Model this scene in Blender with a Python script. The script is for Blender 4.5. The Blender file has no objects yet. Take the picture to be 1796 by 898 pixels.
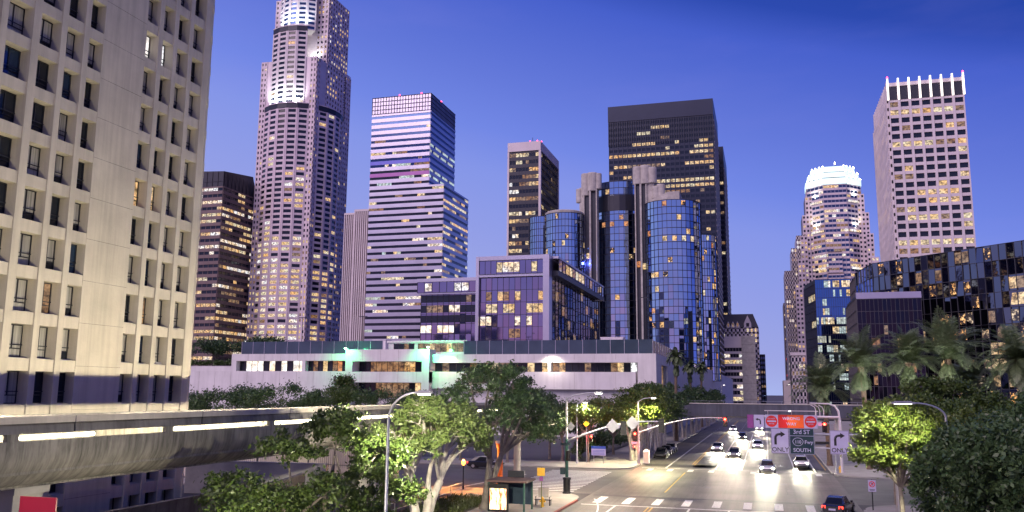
import bpy, math, random
import numpy as np
from mathutils import Vector, Matrix
R = math.radians
scene = bpy.context.scene
col = scene.collection
rng = random.Random(7)
# ------------------------------------------------------------------ camera
CAM_Z = 9.5
TH, RHO, PSI, FPX = R(9.02), R(.48), R(16.38), 1500.0
_F = Vector((-math.sin(PSI), math.cos(PSI), 0)); _R = Vector((math.cos(PSI), math.sin(PSI), 0)); _Z = Vector((0, 0, 1))
_fw = _F*math.cos(TH) + _Z*math.sin(TH); _up = -_F*math.sin(TH) + _Z*math.cos(TH)
CR = _R*math.cos(RHO) + _up*math.sin(RHO); CU = _up*math.cos(RHO) - _R*math.sin(RHO)
cam_data = bpy.data.cameras.new('camera')
cam = bpy.data.objects.new('camera', cam_data); col.objects.link(cam)
m = Matrix.Identity(4)
for i in range(3):
    m[i][0] = CR[i]; m[i][1] = CU[i]; m[i][2] = -_fw[i]
m[2][3] = CAM_Z
cam.matrix_world = m
cam_data.sensor_width = 36; cam_data.lens = 36*FPX/1796
cam_data.clip_start = .5; cam_data.clip_end = 20000
scene.camera = cam  # most positions below were worked out from image pixels through this camera
# ------------------------------------------------------------------ world (dusk sky) and after-glow
world = bpy.data.worlds.new('World'); scene.world = world; world.use_nodes = True
nt = world.node_tree; nt.nodes.clear()
def N(t, tree=None, **kw):
    n = (tree or nt).nodes.new(t)
    for k, v in kw.items(): setattr(n, k, v)
    return n
out = N('ShaderNodeOutputWorld'); bg = N('ShaderNodeBackground')
sky = N('ShaderNodeTexSky'); sky.sky_type = 'NISHITA'; sky.sun_disc = False
SUN_EL, SUN_AZ = 2.0, 205.0      # low glow behind and to the left of the camera
sky.sun_elevation = R(SUN_EL); sky.sun_rotation = R(SUN_AZ); sky.altitude = 100; sky.air_density = 1.0; sky.dust_density = 1.0; sky.ozone_density = 3
tc = N('ShaderNodeTexCoord'); sep = N('ShaderNodeSeparateXYZ'); ramp = N('ShaderNodeValToRGB')
nt.links.new(tc.outputs['Generated'], sep.inputs[0])
tilt = N('ShaderNodeMath', operation='MULTIPLY_ADD'); tilt.inputs[1].default_value = .25     # the sky is paler towards the left (south-east)
nt.links.new(sep.outputs['X'], tilt.inputs[0]); nt.links.new(sep.outputs['Z'], tilt.inputs[2]); nt.links.new(tilt.outputs[0], ramp.inputs['Fac'])
cr = ramp.color_ramp
cr.elements[0].position = 0.0; cr.elements[0].color = (.40, .47, .84, 1)
cr.elements[1].position = 1.0; cr.elements[1].color = (.012, .035, .26, 1)
for p, c in ((.035, (.345, .385, .77)), (.10, (.29, .345, .79)), (.177, (.235, .305, .80)), (.225, (.17, .245, .78)), (.284, (.128, .192, .70)), (.381, (.064, .118, .60)), (.418, (.026, .068, .43)), (.46, (.018, .056, .37)), (.6, (.018, .05, .34))):
    e = cr.elements.new(p); e.color = (*c, 1)
# faint high cloud streaks
mp = N('ShaderNodeMapping'); mp.inputs['Scale'].default_value = (2.2, 2.2, 9.0); mp.inputs['Rotation'].default_value = (0, R(10), 0)
nz = N('ShaderNodeTexNoise'); nz.inputs['Scale'].default_value = 2.2; nz.inputs['Detail'].default_value = 6; nz.inputs['Roughness'].default_value = .55
nt.links.new(tc.outputs['Generated'], mp.inputs[0]); nt.links.new(mp.outputs[0], nz.inputs['Vector'])
cmr = N('ShaderNodeMapRange'); cmr.inputs[1].default_value = .52; cmr.inputs[2].default_value = .8; cmr.inputs[3].default_value = 0; cmr.inputs[4].default_value = .08
nt.links.new(nz.outputs['Fac'], cmr.inputs[0])
cm = N('ShaderNodeMix', data_type='RGBA'); cm.inputs['B'].default_value = (.33, .30, .80, 1)
nt.links.new(cmr.outputs[0], cm.inputs['Factor']); nt.links.new(ramp.outputs[0], cm.inputs['A'])
# west (behind the camera) keeps the last glow of the set sun
west = N('ShaderNodeMapRange'); west.inputs[1].default_value = .15; west.inputs[2].default_value = -.9; west.inputs[3].default_value = 0; west.inputs[4].default_value = 1
nt.links.new(sep.outputs['Y'], west.inputs[0])
wr = N('ShaderNodeValToRGB'); nt.links.new(sep.outputs['Z'], wr.inputs['Fac'])
wr.color_ramp.elements[0].position = 0; wr.color_ramp.elements[0].color = (.56, .30, .50, 1)
wr.color_ramp.elements[1].position = 1; wr.color_ramp.elements[1].color = (.05, .07, .34, 1)
for p, c in ((.05, (.44, .28, .56)), (.13, (.30, .29, .64)), (.3, (.19, .24, .68)), (.6, (.10, .14, .54))):
    e = wr.color_ramp.elements.new(p); e.color = (*c, 1)
wm = N('ShaderNodeMix', data_type='RGBA'); nt.links.new(west.outputs[0], wm.inputs['Factor'])
nt.links.new(cm.outputs['Result'], wm.inputs['A']); nt.links.new(wr.outputs[0], wm.inputs['B'])
sc_ = N('ShaderNodeVectorMath', operation='SCALE'); sc_.inputs['Scale'].default_value = .003
nt.links.new(sky.outputs[0], sc_.inputs[0])
ad = N('ShaderNodeVectorMath', operation='ADD')
nt.links.new(wm.outputs['Result'], ad.inputs[0]); nt.links.new(sc_.outputs[0], ad.inputs[1])
nt.links.new(ad.outputs[0], bg.inputs['Color']); bg.inputs['Strength'].default_value = 1.0
nt.links.new(bg.outputs[0], out.inputs[0])
sd = bpy.data.lights.new('dusk_glow', 'SUN'); sd.energy = 2.9; sd.angle = R(50); sd.color = (1, .76, .80)
so = bpy.data.objects.new('dusk_glow', sd); col.objects.link(so)
az = R(SUN_AZ); GLOW_EL = R(42); sdir = Vector((math.sin(az)*math.cos(GLOW_EL), math.cos(az)*math.cos(GLOW_EL), math.sin(GLOW_EL)))
so.rotation_euler = sdir.to_track_quat('Z', 'Y').to_euler(); so.location = (0, -50, 80)
vs = scene.view_settings; vs.view_transform = 'Standard'; vs.look = 'None'; vs.exposure = 0.0; vs.gamma = 1
scene.render.engine = 'CYCLES'; scene.cycles.use_denoising = True; scene.cycles.max_bounces = 6
scene.cycles.sample_clamp_indirect = 6; scene.cycles.use_light_tree = True

# ------------------------------------------------------------------ helpers
class MB:
    def __init__(s): s.v = []; s.f = []; s.m = []
    def poly(s, pts, mi=0):
        i = len(s.v); s.v += [tuple(p) for p in pts]; s.f.append(tuple(range(i, i+len(pts)))); s.m.append(mi)
    def obox(s, c, a, b, d, mi=0):
        c, a, b, d = Vector(c), Vector(a), Vector(b), Vector(d)
        i = len(s.v)
        for sz in (-1, 1):
            for sx, sy in ((-1, -1), (1, -1), (1, 1), (-1, 1)):
                s.v.append(tuple(c + a*sx + b*sy + d*sz))
        for q in ((3, 2, 1, 0), (4, 5, 6, 7), (0, 1, 5, 4), (1, 2, 6, 5), (2, 3, 7, 6), (3, 0, 4, 7)):
            s.f.append(tuple(i+k for k in q)); s.m.append(mi)
    def box(s, x0, x1, y0, y1, z0, z1, mi=0):
        s.obox(((x0+x1)/2, (y0+y1)/2, (z0+z1)/2), ((x1-x0)/2, 0, 0), (0, (y1-y0)/2, 0), (0, 0, (z1-z0)/2), mi)
    def prism(s, pts, z0, z1, mi=0, cap=True):      # pts counter-clockwise from above
        n = len(pts); i = len(s.v)
        s.v += [(p[0], p[1], z0) for p in pts] + [(p[0], p[1], z1) for p in pts]
        for k in range(n):
            s.f.append((i+k, i+(k+1) % n, i+n+(k+1) % n, i+n+k)); s.m.append(mi)
        if cap:
            s.f.append(tuple(i+n+k for k in range(n))); s.m.append(mi)
            s.f.append(tuple(i+k for k in reversed(range(n)))); s.m.append(mi)
    def tube(s, pts, r, seg=8, mi=0):
        pts = [Vector(p) for p in pts]; n = len(pts); i = len(s.v)
        rs = r if isinstance(r, (list, tuple)) else [r]*n
        ref = None
        for k, p in enumerate(pts):
            t = (pts[min(k+1, n-1)] - pts[max(k-1, 0)]).normalized()
            if ref is None: ref = t.orthogonal().normalized()
            a = (ref - t*ref.dot(t)).normalized(); ref = a; b = t.cross(a)
            for q in range(seg):
                an = 2*math.pi*q/seg
                s.v.append(tuple(p + (a*math.cos(an) + b*math.sin(an))*rs[k]))
        for k in range(n-1):
            for q in range(seg):
                q2 = (q+1) % seg
                s.f.append((i+k*seg+q, i+k*seg+q2, i+(k+1)*seg+q2, i+(k+1)*seg+q)); s.m.append(mi)
        s.f.append(tuple(i+q for q in reversed(range(seg)))); s.m.append(mi)
        s.f.append(tuple(i+(n-1)*seg+q for q in range(seg))); s.m.append(mi)
    def lathe(s, prof, c=(0, 0, 0), axis='z', seg=16, mi=0):
        c = Vector(c); i = len(s.v); n = len(prof)
        for (r, h) in prof:
            for q in range(seg):
                an = 2*math.pi*q/seg; x, y = r*math.cos(an), r*math.sin(an)
                s.v.append(tuple(c + (Vector((x, y, h)) if axis == 'z' else Vector((h, x, y)) if axis == 'x' else Vector((y, h, x)))))
        for k in range(n-1):
            for q in range(seg):
                q2 = (q+1) % seg
                s.f.append((i+k*seg+q, i+k*seg+q2, i+(k+1)*seg+q2, i+(k+1)*seg+q)); s.m.append(mi)
        s.f.append(tuple(i+q for q in reversed(range(seg)))); s.m.append(mi)
        s.f.append(tuple(i+(n-1)*seg+q for q in range(seg))); s.m.append(mi)
    def loft(s, secs, mi=0):
        i = len(s.v); n = len(secs); k = len(secs[0])
        for sc in secs: s.v += [tuple(p) for p in sc]
        for a in range(n-1):
            for q in range(k):
                q2 = (q+1) % k
                s.f.append((i+a*k+q, i+a*k+q2, i+(a+1)*k+q2, i+(a+1)*k+q)); s.m.append(mi)
        s.f.append(tuple(i+q for q in reversed(range(k)))); s.m.append(mi)
        s.f.append(tuple(i+(n-1)*k+q for q in range(k))); s.m.append(mi)
    def build(s, name, mats, parent=None, smooth=False, off=None):
        if not isinstance(mats, (list, tuple)): mats = [mats]
        me = bpy.data.meshes.new(name)
        if off is None: off = root_loc(parent)
        ox, oy, oz = off
        me.from_pydata([(v[0]-ox, v[1]-oy, v[2]-oz) for v in s.v], [], s.f)
        for mt in mats: me.materials.append(mt)
        if len(mats) > 1: me.polygons.foreach_set('material_index', s.m)
        if smooth: me.polygons.foreach_set('use_smooth', [True]*len(me.polygons)); 
        me.update()
        o = bpy.data.objects.new(name, me); col.objects.link(o)
        if parent is not None: o.parent = parent
        if smooth: 
            try: me.set_sharp_from_angle(angle=R(40))
            except Exception: pass
        return o
def root_loc(o):
    x = Vector((0, 0, 0))
    while o is not None:
        x = x + o.location; o = o.parent
    return x
def tag(o, label=None, cat=None, group=None, kind=None):
    if label: o['label'] = label
    if cat: o['category'] = cat
    if group: o['group'] = group
    if kind: o['kind'] = kind
    return o
def thing(name, label, cat, loc=(0, 0, 0), group=None, rz=0):
    o = bpy.data.objects.new(name, None); o.empty_display_size = .5; col.objects.link(o)
    o.location = loc; o.rotation_euler = (0, 0, rz)
    return tag(o, label, cat, group)
def copy_tree(o, parent=None):
    c = o.copy(); col.objects.link(c); c.parent = parent
    for ch in list(o.children):
        if ch.type != 'LIGHT': copy_tree(ch, c)
    return c
def lamp(name, kind, loc, power, color, size=.15, parent=None, **kw):
    l = bpy.data.lights.new(name, kind); l.energy = power; l.color = color
    if kind in ('POINT', 'SPOT'): l.shadow_soft_size = size
    for k, v in kw.items(): setattr(l, k, v)
    o = bpy.data.objects.new(name, l); col.objects.link(o); o.location = Vector(loc) - root_loc(parent)
    if parent is not None: o.parent = parent
    return o
def aim(o, d): o.rotation_euler = Vector(d).to_track_quat('-Z', 'Y').to_euler()
FONT_CACHE = {}
def text(name, s, size, loc, mat, parent=None, align='CENTER', sx=1.0, depth=.006, rz=0):
    c = bpy.data.curves.new(name, 'FONT'); c.body = s; c.size = size; c.extrude = depth; c.align_x = align; c.align_y = 'CENTER'
    c.offset = size*.012
    t = bpy.data.objects.new(name, c); col.objects.link(t)
    bpy.context.view_layer.update()
    me = bpy.data.meshes.new_from_object(t.evaluated_get(bpy.context.evaluated_depsgraph_get()))
    bpy.data.objects.remove(t)
    me.materials.clear(); me.materials.append(mat)
    o = bpy.data.objects.new(name, me); col.objects.link(o)
    o.rotation_euler = (R(90), 0, rz); o.scale = (sx, 1, 1); o.location = Vector(loc) - root_loc(parent)
    if parent is not None: o.parent = parent
    return o

# ------------------------------------------------------------------ materials
M = {}
def mat(name, c, rough=.6, metal=0, var=.12, scale=.6, bump=0, bscale=None, emit=None, estr=0, spec=None, stretch=None, detail=5, streak=0, sscale=(1.2, 1.2, .05)):
    mm = bpy.data.materials.new(name); mm.use_nodes = True; t = mm.node_tree; b = t.nodes['Principled BSDF']
    b.inputs['Roughness'].default_value = rough; b.inputs['Metallic'].default_value = metal
    if spec is not None: b.inputs['Specular IOR Level'].default_value = spec
    co = N('ShaderNodeTexCoord', t); src = co.outputs['Object']
    if stretch:
        mpn = N('ShaderNodeMapping', t); mpn.inputs['Scale'].default_value = stretch; t.links.new(src, mpn.inputs[0]); src = mpn.outputs[0]
    if var:
        nz = N('ShaderNodeTexNoise', t); nz.inputs['Scale'].default_value = scale; nz.inputs['Detail'].default_value = detail; nz.inputs['Roughness'].default_value = .6
        t.links.new(src, nz.inputs['Vector'])
        rp = N('ShaderNodeValToRGB', t); t.links.new(nz.outputs['Fac'], rp.inputs[0])
        rp.color_ramp.elements[0].position = .3; rp.color_ramp.elements[1].position = .7
        rp.color_ramp.elements[0].color = (*[x*(1-var) for x in c], 1); rp.color_ramp.elements[1].color = (*[min(1, x*(1+var)) for x in c], 1)
        colout = rp.outputs[0]
        if streak:
            m3 = N('ShaderNodeMapping', t); m3.inputs['Scale'].default_value = sscale; t.links.new(co.outputs['Object'], m3.inputs[0])
            n3 = N('ShaderNodeTexNoise', t); n3.inputs['Scale'].default_value = 1.6; n3.inputs['Detail'].default_value = 7; n3.inputs['Roughness'].default_value = .65; t.links.new(m3.outputs[0], n3.inputs['Vector'])
            r3 = N('ShaderNodeMapRange', t); r3.inputs[1].default_value = .42; r3.inputs[2].default_value = .70; r3.inputs[3].default_value = 1; r3.inputs[4].default_value = 1-streak; t.links.new(n3.outputs['Fac'], r3.inputs[0])
            mu = N('ShaderNodeVectorMath', t, operation='SCALE'); t.links.new(colout, mu.inputs[0]); t.links.new(r3.outputs[0], mu.inputs['Scale']); colout = mu.outputs[0]
        t.links.new(colout, b.inputs['Base Color'])
    else: b.inputs['Base Color'].default_value = (*c, 1)
    if bump:
        n2 = N('ShaderNodeTexNoise', t); n2.inputs['Scale'].default_value = bscale or scale*4; n2.inputs['Detail'].default_value = 4
        t.links.new(src, n2.inputs['Vector'])
        bp = N('ShaderNodeBump', t); bp.inputs['Strength'].default_value = bump; bp.inputs['Distance'].default_value = .05
        t.links.new(n2.outputs['Fac'], bp.inputs['Height']); t.links.new(bp.outputs[0], b.inputs['Normal'])
    if emit:
        b.inputs['Emission Color'].default_value = (*emit, 1); b.inputs['Emission Strength'].default_value = estr
    M[name] = mm; return mm
def litmat(name, c, strength, scale=.8, lo=.12, vert=1.3, a=.40, z=.60):
    """a lit window: uneven glow of a furnished room, its lamps warmer and cooler from place to place"""
    mm = bpy.data.materials.new(name); mm.use_nodes = True; t = mm.node_tree; b = t.nodes['Principled BSDF']
    b.inputs['Base Color'].default_value = (.03, .03, .04, 1); b.inputs['Roughness'].default_value = .08
    g = N('ShaderNodeNewGeometry', t); mpn = N('ShaderNodeMapping', t); mpn.inputs['Scale'].default_value = (1, 1, vert); t.links.new(g.outputs['Position'], mpn.inputs[0])
    nz = N('ShaderNodeTexNoise', t); nz.inputs['Scale'].default_value = scale; nz.inputs['Detail'].default_value = 4; nz.inputs['Roughness'].default_value = .75
    t.links.new(mpn.outputs[0], nz.inputs['Vector'])
    mr = N('ShaderNodeMapRange', t); mr.inputs[1].default_value = a; mr.inputs[2].default_value = z; mr.inputs[3].default_value = lo*strength; mr.inputs[4].default_value = strength
    t.links.new(nz.outputs['Fac'], mr.inputs[0]); t.links.new(mr.outputs[0], b.inputs['Emission Strength'])
    n2 = N('ShaderNodeTexNoise', t); n2.inputs['Scale'].default_value = .16; n2.inputs['Detail'].default_value = 2; t.links.new(g.outputs['Position'], n2.inputs['Vector'])
    rp = N('ShaderNodeValToRGB', t); t.links.new(n2.outputs['Fac'], rp.inputs[0]); rp.color_ramp.elements[0].position = .38; rp.color_ramp.elements[1].position = .62
    rp.color_ramp.elements[0].color = (c[0], c[1]*.80, c[2]*.62, 1); rp.color_ramp.elements[1].color = (min(1, c[0]*1.05), min(1, c[1]*1.10), min(1, c[2]*1.45), 1)
    t.links.new(rp.outputs[0], b.inputs['Emission Color'])
    M[name] = mm; return mm
litmat('lit_reflection', (1, .60, .22), 1.5, scale=1.1, lo=0, vert=.8, a=.52, z=.60); litmat('lit_sparse', (1, .70, .36), 1.2, scale=.9, lo=.02, a=.50, z=.62)  # patchy glow painted for amber reflections in mirror glass
litmat('lit_warm', (1, .68, .30), 1.25); litmat('lit_yellow', (1, .80, .42), 1.2); litmat('lit_white', (1, .90, .70), 1.5)
litmat('lit_dim', (1, .62, .30), .42, lo=.1); litmat('lit_orange', (1, .45, .16), .9); litmat('lit_cool', (.75, .95, 1), .9, lo=.3)
litmat('lit_green', (.2, 1, .5), .9); litmat('lit_red', (1, .06, .05), 1.1); litmat('lit_blue', (.15, .25, 1), 1.3)
litmat('lit_office', (1, .93, .80), 2.2, scale=.5, lo=.35)
mat('window_dark', (.012, .016, .028), .12, 0, 0)
mat('window_blue', (.05, .09, .20), .06, .75, 0)
mat('window_curtain', (.33, .32, .31), .3, 0, .45, 7, stretch=(1, 1, .02))
mat('concrete_tan', (.54, .49, .42), .85, 0, .12, .35, .2, 8, streak=.20)
mat('concrete', (.42, .40, .37), .85, 0, .22, .5, .25, 5)
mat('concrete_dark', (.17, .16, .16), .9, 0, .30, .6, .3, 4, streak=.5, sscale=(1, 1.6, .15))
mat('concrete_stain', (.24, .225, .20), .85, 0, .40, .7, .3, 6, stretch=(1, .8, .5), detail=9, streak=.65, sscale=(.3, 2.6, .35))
mat('plaster_white', (.68, .66, .66), .75, 0, .08, .25, .08, 5, streak=.14, sscale=(.7, .7, .06))
mat('granite_pink', (.62, .53, .58), .6, 0, .12, .08)
mat('granite_pale', (.62, .56, .58), .6, 0, .10, .1)
mat('granite_brown', (.16, .11, .11), .5, 0, .15, .1)
mat('metal_panel', (.50, .48, .58), .28, .7, .08, .1)
mat('metal_white', (.66, .62, .64), .5, .1, .06, .2)
mat('dark_metal', (.035, .037, .05), .4, .5, .1, .1)
mat('dark_fin', (.018, .024, .05), .35, .5, .1, .1)
mat('mirror_blue', (.46, .58, .76), .03, 1, .10, .05)
mat('mirror_purple', (.41, .34, .48), .04, 1, .10, .08)
mat('mirror_dark', (.17, .18, .23), .03, 1, .10, .05, bump=.6, bscale=.14)
mat('mullion', (.03, .03, .045), .5, .4, 0)
mat('asphalt', (.115, .105, .095), .5, 0, .40, .22, .25, 30, streak=.45, sscale=(1.5, .035, 1))
mat('asphalt_old', (.10, .096, .09), .6, 0, .3, .3, .25, 30)
mat('pavement', (.30, .29, .27), .85, 0, .18, .5, .15, 12)
mat('kerb', (.33, .32, .30), .85, 0, .2, 1.5)
mat('kerb_red', (.30, .06, .05), .7, 0, .3, 1.5)
mat('road_white', (.62, .62, .60), .6, 0, .42, 5.0)
mat('road_yellow', (.62, .40, .06), .6, 0, .4, 5)
mat('soil', (.07, .06, .045), .95, 0, .4, .6, .3, 5)
mat('city_ground', (.07, .068, .075), .9, 0, .3, .02)
mat('galvanised', (.42, .43, .46), .42, .75, .15, 2)
mat('green_paint', (.02, .09, .07), .45, .2, .15, 2)
mat('black_paint', (.015, .015, .017), .45, .2, .1, 2)
mat('sign_white', (.46, .44, .64), .45, 0, .05, 2)  # white plates; violet dusk skylight is put into the colour
mat('sign_black', (.012, .012, .015), .5, 0, 0)
mat('sign_green', (.003, .03, .045), .4, 0, .05, 1)
mat('sign_red', (.62, .02, .02), .4, 0, .05, 1)
mat('sign_orange', (.80, .12, .02), .4, 0, .10, .8)
mat('sign_blue', (.03, .08, .40), .4, 0, .05, 1)
mat('sign_back', (.26, .26, .30), .4, .8, .08, 2)
mat('red_panel', (.42, .012, .04), .45, 0, .06, 1)
mat('yellow_paint', (.75, .42, .02), .45, 0, .1, 3)
mat('orange_column', (.85, .17, .02), .5, 0, .15, 1)  # even bright orange of the round column
mat('purple_paint', (.24, .05, .24), .5, 0, .1, 3)
mat('rust_roof', (.13, .075, .07), .6, .2, .2, 1)
mat('bark', (.20, .175, .15), .9, 0, .35, 2.5, .5, 12)
mat('bark_pale', (.40, .37, .33), .85, 0, .3, 2.5, .4, 12)
mat('palm_bark', (.14, .10, .07), .9, 0, .35, 5, .6, 14)
mat('fence_glass', (.06, .09, .13), .12, .35, .15, .4)
mat('fence_metal', (.08, .08, .09), .5, .5, .1, 2)
mat('grey_roof', (.05, .05, .065), .6, .2, .1, .5)
mat('tyre', (.012, .012, .012), .8, 0, .1, 4)
mat('rim', (.55, .55, .57), .3, .9, 0)
mat('car_glass', (.01, .012, .016), .05, 0, 0)
mat('lens_dark', (.05, .05, .05), .2, 0, 0)
mat('tube_lamp', (.8, .8, .7), .4, 0, 0, emit=(1, .93, .62), estr=9)
mat('lamp_white', (.9, .9, .9), .4, 0, 0, emit=(1, .95, .82), estr=14)
mat('lamp_green', (.5, .9, .6), .4, 0, 0, emit=(.35, 1, .55), estr=22)
mat('lamp_red', (.8, .05, .03), .4, 0, 0, emit=(1, .035, .02), estr=30)
mat('lamp_orange', (.8, .4, .1), .4, 0, 0, emit=(1, .33, .04), estr=9)
mat('headlight', (.9, .9, .9), .3, 0, 0, emit=(1, .94, .78), estr=30)
mat('taillight', (.6, .02, .02), .3, 0, 0, emit=(1, .04, .02), estr=7)
mat('beacon_red', (.6, .02, .02), .4, 0, 0, emit=(1, .05, .12), estr=8)
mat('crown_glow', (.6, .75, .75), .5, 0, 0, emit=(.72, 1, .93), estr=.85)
mat('fin_glow', (.9, .9, .85), .5, 0, 0, emit=(1, .96, .80), estr=2.0)
mat('band_purple', (.3, .1, .3), .4, 0, .2, .1, emit=(.55, .16, .65), estr=.22)
mat('band_blue', (.1, .1, .4), .4, 0, .2, .1, emit=(.18, .16, .9), estr=.3)
mat('poster', (.6, .45, .4), .5, 0, .3, 2, emit=(1, .80, .62), estr=.0)
def leafmat(name, c1, c2, scale=2.6, trans=.16, rough=.55):
    mm = bpy.data.materials.new(name); mm.use_nodes = True; t = mm.node_tree; b = t.nodes['Principled BSDF']; o = t.nodes['Material Output']
    co = N('ShaderNodeTexCoord', t)
    nz = N('ShaderNodeTexNoise', t); nz.inputs['Scale'].default_value = scale; nz.inputs['Detail'].default_value = 8; nz.inputs['Roughness'].default_value = .75
    t.links.new(co.outputs['Object'], nz.inputs['Vector'])
    rp = N('ShaderNodeValToRGB', t); t.links.new(nz.outputs['Fac'], rp.inputs[0])
    rp.color_ramp.elements[0].position = .35; rp.color_ramp.elements[1].position = .65
    rp.color_ramp.elements[0].color = (*c1, 1); rp.color_ramp.elements[1].color = (*c2, 1)
    old = rp.color_ramp.elements.new(.74); old.color = (c2[0]*1.5, c2[1]*1.15, c2[2]*1.1, 1)      # paler new and yellowed leaves
    t.links.new(rp.outputs[0], b.inputs['Base Color']); b.inputs['Roughness'].default_value = .42; b.inputs['Specular IOR Level'].default_value = .45
    tr = N('ShaderNodeBsdfTranslucent', t); t.links.new(rp.outputs[0], tr.inputs['Color'])
    mx = N('ShaderNodeMixShader', t); mx.inputs[0].default_value = trans
    t.links.new(b.outputs[0], mx.inputs[1]); t.links.new(tr.outputs[0], mx.inputs[2]); t.links.new(mx.outputs[0], o.inputs[0])
    M[name] = mm; return mm
leafmat('leaf_ficus', (.020, .050, .009), (.095, .14, .03)); leafmat('leaf_dark', (.022, .055, .020), (.085, .14, .05))
leafmat('leaf_pale', (.05, .10, .022), (.18, .23, .07)); leafmat('leaf_palm', (.07, .11, .05), (.14, .18, .09), 2.5)
leafmat('leaf_bright', (.040, .080, .010), (.15, .19, .04)); leafmat('leaf_grass', (.03, .05, .012), (.07, .09, .02))  # bright leaves carry lamplight in their colour for the lamplit crowns

# ------------------------------------------------------------------ building kit
WIN_LIMIT = 98
class Building:
    def __init__(s, name, label, cat, loc, wall, group=None):
        s.T = thing(name, label, cat, loc, group); s.wall = MB(); s.wmat = wall; s.wins = []; s.loc = Vector(loc); s.extra = {}
    def mb(s, name, mats):
        if name not in s.extra: s.extra[name] = (MB(), mats)   # a tuple key keeps separate runs apart under one name
        return s.extra[name][0]
    def box(s, *a): s.wall.box(*a)
    def facet(s, P0, P1, z0, z1, nb, nf, ww=.7, wh=.6, sill=.25, pier=.25, span=.2, lit=None, mi=0, rail=None, out=.04):
        """windows, piers and spandrels on the wall from P0 to P1 (left to right seen from outside)"""
        P0, P1 = Vector((*P0, 0)), Vector((*P1, 0)); d = P1-P0; L = d.length; d.normalize(); n = Vector((d.y, -d.x, 0))
        bw = L/nb; fh = (z1-z0)/nf; rz = math.atan2(d.y, d.x); up = Vector((0, 0, 1))
        mid = (P0+P1)/2
        if n.dot(Vector((0, 0, 0))-mid) <= 0: return
        for j in range(nf):
            zc = z0 + (j+sill+wh/2)*fh
            for i in range(nb):
                k = lit(i, j) if lit else 'window_dark'
                if k is None: continue
                s.wins.append((P0+d*((i+.5)*bw)+n*out+up*zc, rz, ww*bw, wh*fh, k))
        if span:
            zs = [(z0 + (j-1+sill+wh)*fh if j else z0, z0+(j+sill)*fh) for j in range(nf)] + [(z0+(nf-1+sill+wh)*fh, z1)]
            for a, b in zs:
                if b-a > .02: s.wall.obox(mid+n*span/2+up*(a+b)/2, d*(L/2), n*(span/2), up*((b-a)/2), mi)
        if pier and ww < .999:
            pw = (1-ww)*bw
            for i in range(nb+1):
                w = pw/2; o = 0
                if i == 0: w = pw/4; o = pw/4
                if i == nb: w = pw/4; o = -pw/4
                s.wall.obox(P0+d*(i*bw+o)+n*pier/2+up*(z0+z1)/2, d*w, n*(pier/2), up*((z1-z0)/2), mi)
        if rail:
            rm = s.mb('mullions', M['mullion'])
            for i in range(nb*rail+1):
                rm.obox(P0+d*(i*bw/rail)+n*.08+up*(z0+z1)/2, d*.06, n*.07, up*((z1-z0)/2))
    def glaze(s, P0, P1, z0, z1, nb, nf, gmat, jitter=.012, lit=None, mull=.07, mullz=.09, seed=0, name='glazing', wname='window', mm='mullion'):
        """mirror curtain wall: one sheet of panes, each very slightly out of true, with thin mullions and some lit windows"""
        P0, P1 = Vector((*P0, 0)), Vector((*P1, 0)); d = P1-P0; L = d.length; d.normalize(); n = Vector((d.y, -d.x, 0)); up = Vector((0, 0, 1))
        if n.dot(-(P0+P1)/2) <= 0: return
        bw = L/nb; fh = (z1-z0)/nf; rz = math.atan2(d.y, d.x); g = s.mb(name, gmat); r = random.Random(seed)
        for j in range(nf):
            for i in range(nb):
                c = [P0+d*(i*bw)+up*(z0+j*fh), P0+d*((i+1)*bw)+up*(z0+j*fh), P0+d*((i+1)*bw)+up*(z0+(j+1)*fh), P0+d*(i*bw)+up*(z0+(j+1)*fh)]
                tx, tz = r.gauss(0, jitter)*bw, r.gauss(0, jitter)*fh
                of = [-tx-tz, tx-tz, tx+tz, -tx+tz]
                g.poly([p + n*(.06+o) for p, o in zip(c, of)])
                k = lit(i, j) if lit else None
                if k: s.wins.append((P0+d*((i+.5)*bw)+n*.14+up*(z0+(j+.5)*fh), rz, bw*.86, fh*.72, k))
        mbm = s.mb('mullions', M[mm])
        for i in range(nb+1): mbm.obox(P0+d*(i*bw)+n*.12+up*(z0+z1)/2, d*(mull/2), n*.1, up*((z1-z0)/2))
        for j in range(nf+1): mbm.obox((P0+P1)/2+n*.11+up*(z0+j*fh), d*(L/2), n*.1, up*(mullz/2))
    def finish(s):
        s.wall.build('wall', s.wmat, s.T)
        for k, (mb, mats) in s.extra.items():
            if mb.f: mb.build(k if isinstance(k, str) else k[0], mats, s.T)
        ws = sorted(s.wins, key=lambda w: (-w[2]*w[3]/(w[0]-Vector((0, 0, CAM_Z))).length_squared))
        cache = {}
        for p, rz, w, h, k in ws[:getattr(s, 'limit', WIN_LIMIT)]:
            key = (round(w, 2), round(h, 2), k)
            if key not in cache:
                me = bpy.data.meshes.new('window'); me.from_pydata([(-w/2, 0, -h/2), (w/2, 0, -h/2), (w/2, 0, h/2), (-w/2, 0, h/2)], [], [(0, 1, 2, 3)])
                me.materials.append(M[k]); cache[key] = me
            o = bpy.data.objects.new('window', cache[key]); col.objects.link(o); o.parent = s.T; o.location = p-s.loc; o.rotation_euler = (0, 0, rz)
        rest = ws[getattr(s, 'limit', WIN_LIMIT):]
        if rest:
            mb = MB(); ks = sorted({w[4] for w in rest})
            for p, rz, w, h, k in rest:
                d = Vector((math.cos(rz), math.sin(rz), 0))*(w/2); u = Vector((0, 0, h/2))
                mb.poly([p-d-u, p+d-u, p+d+u, p-d+u], ks.index(k))
            o = mb.build('windows', [M[k] for k in ks], s.T); o['kind'] = 'stuff'
        return s.T
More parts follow.
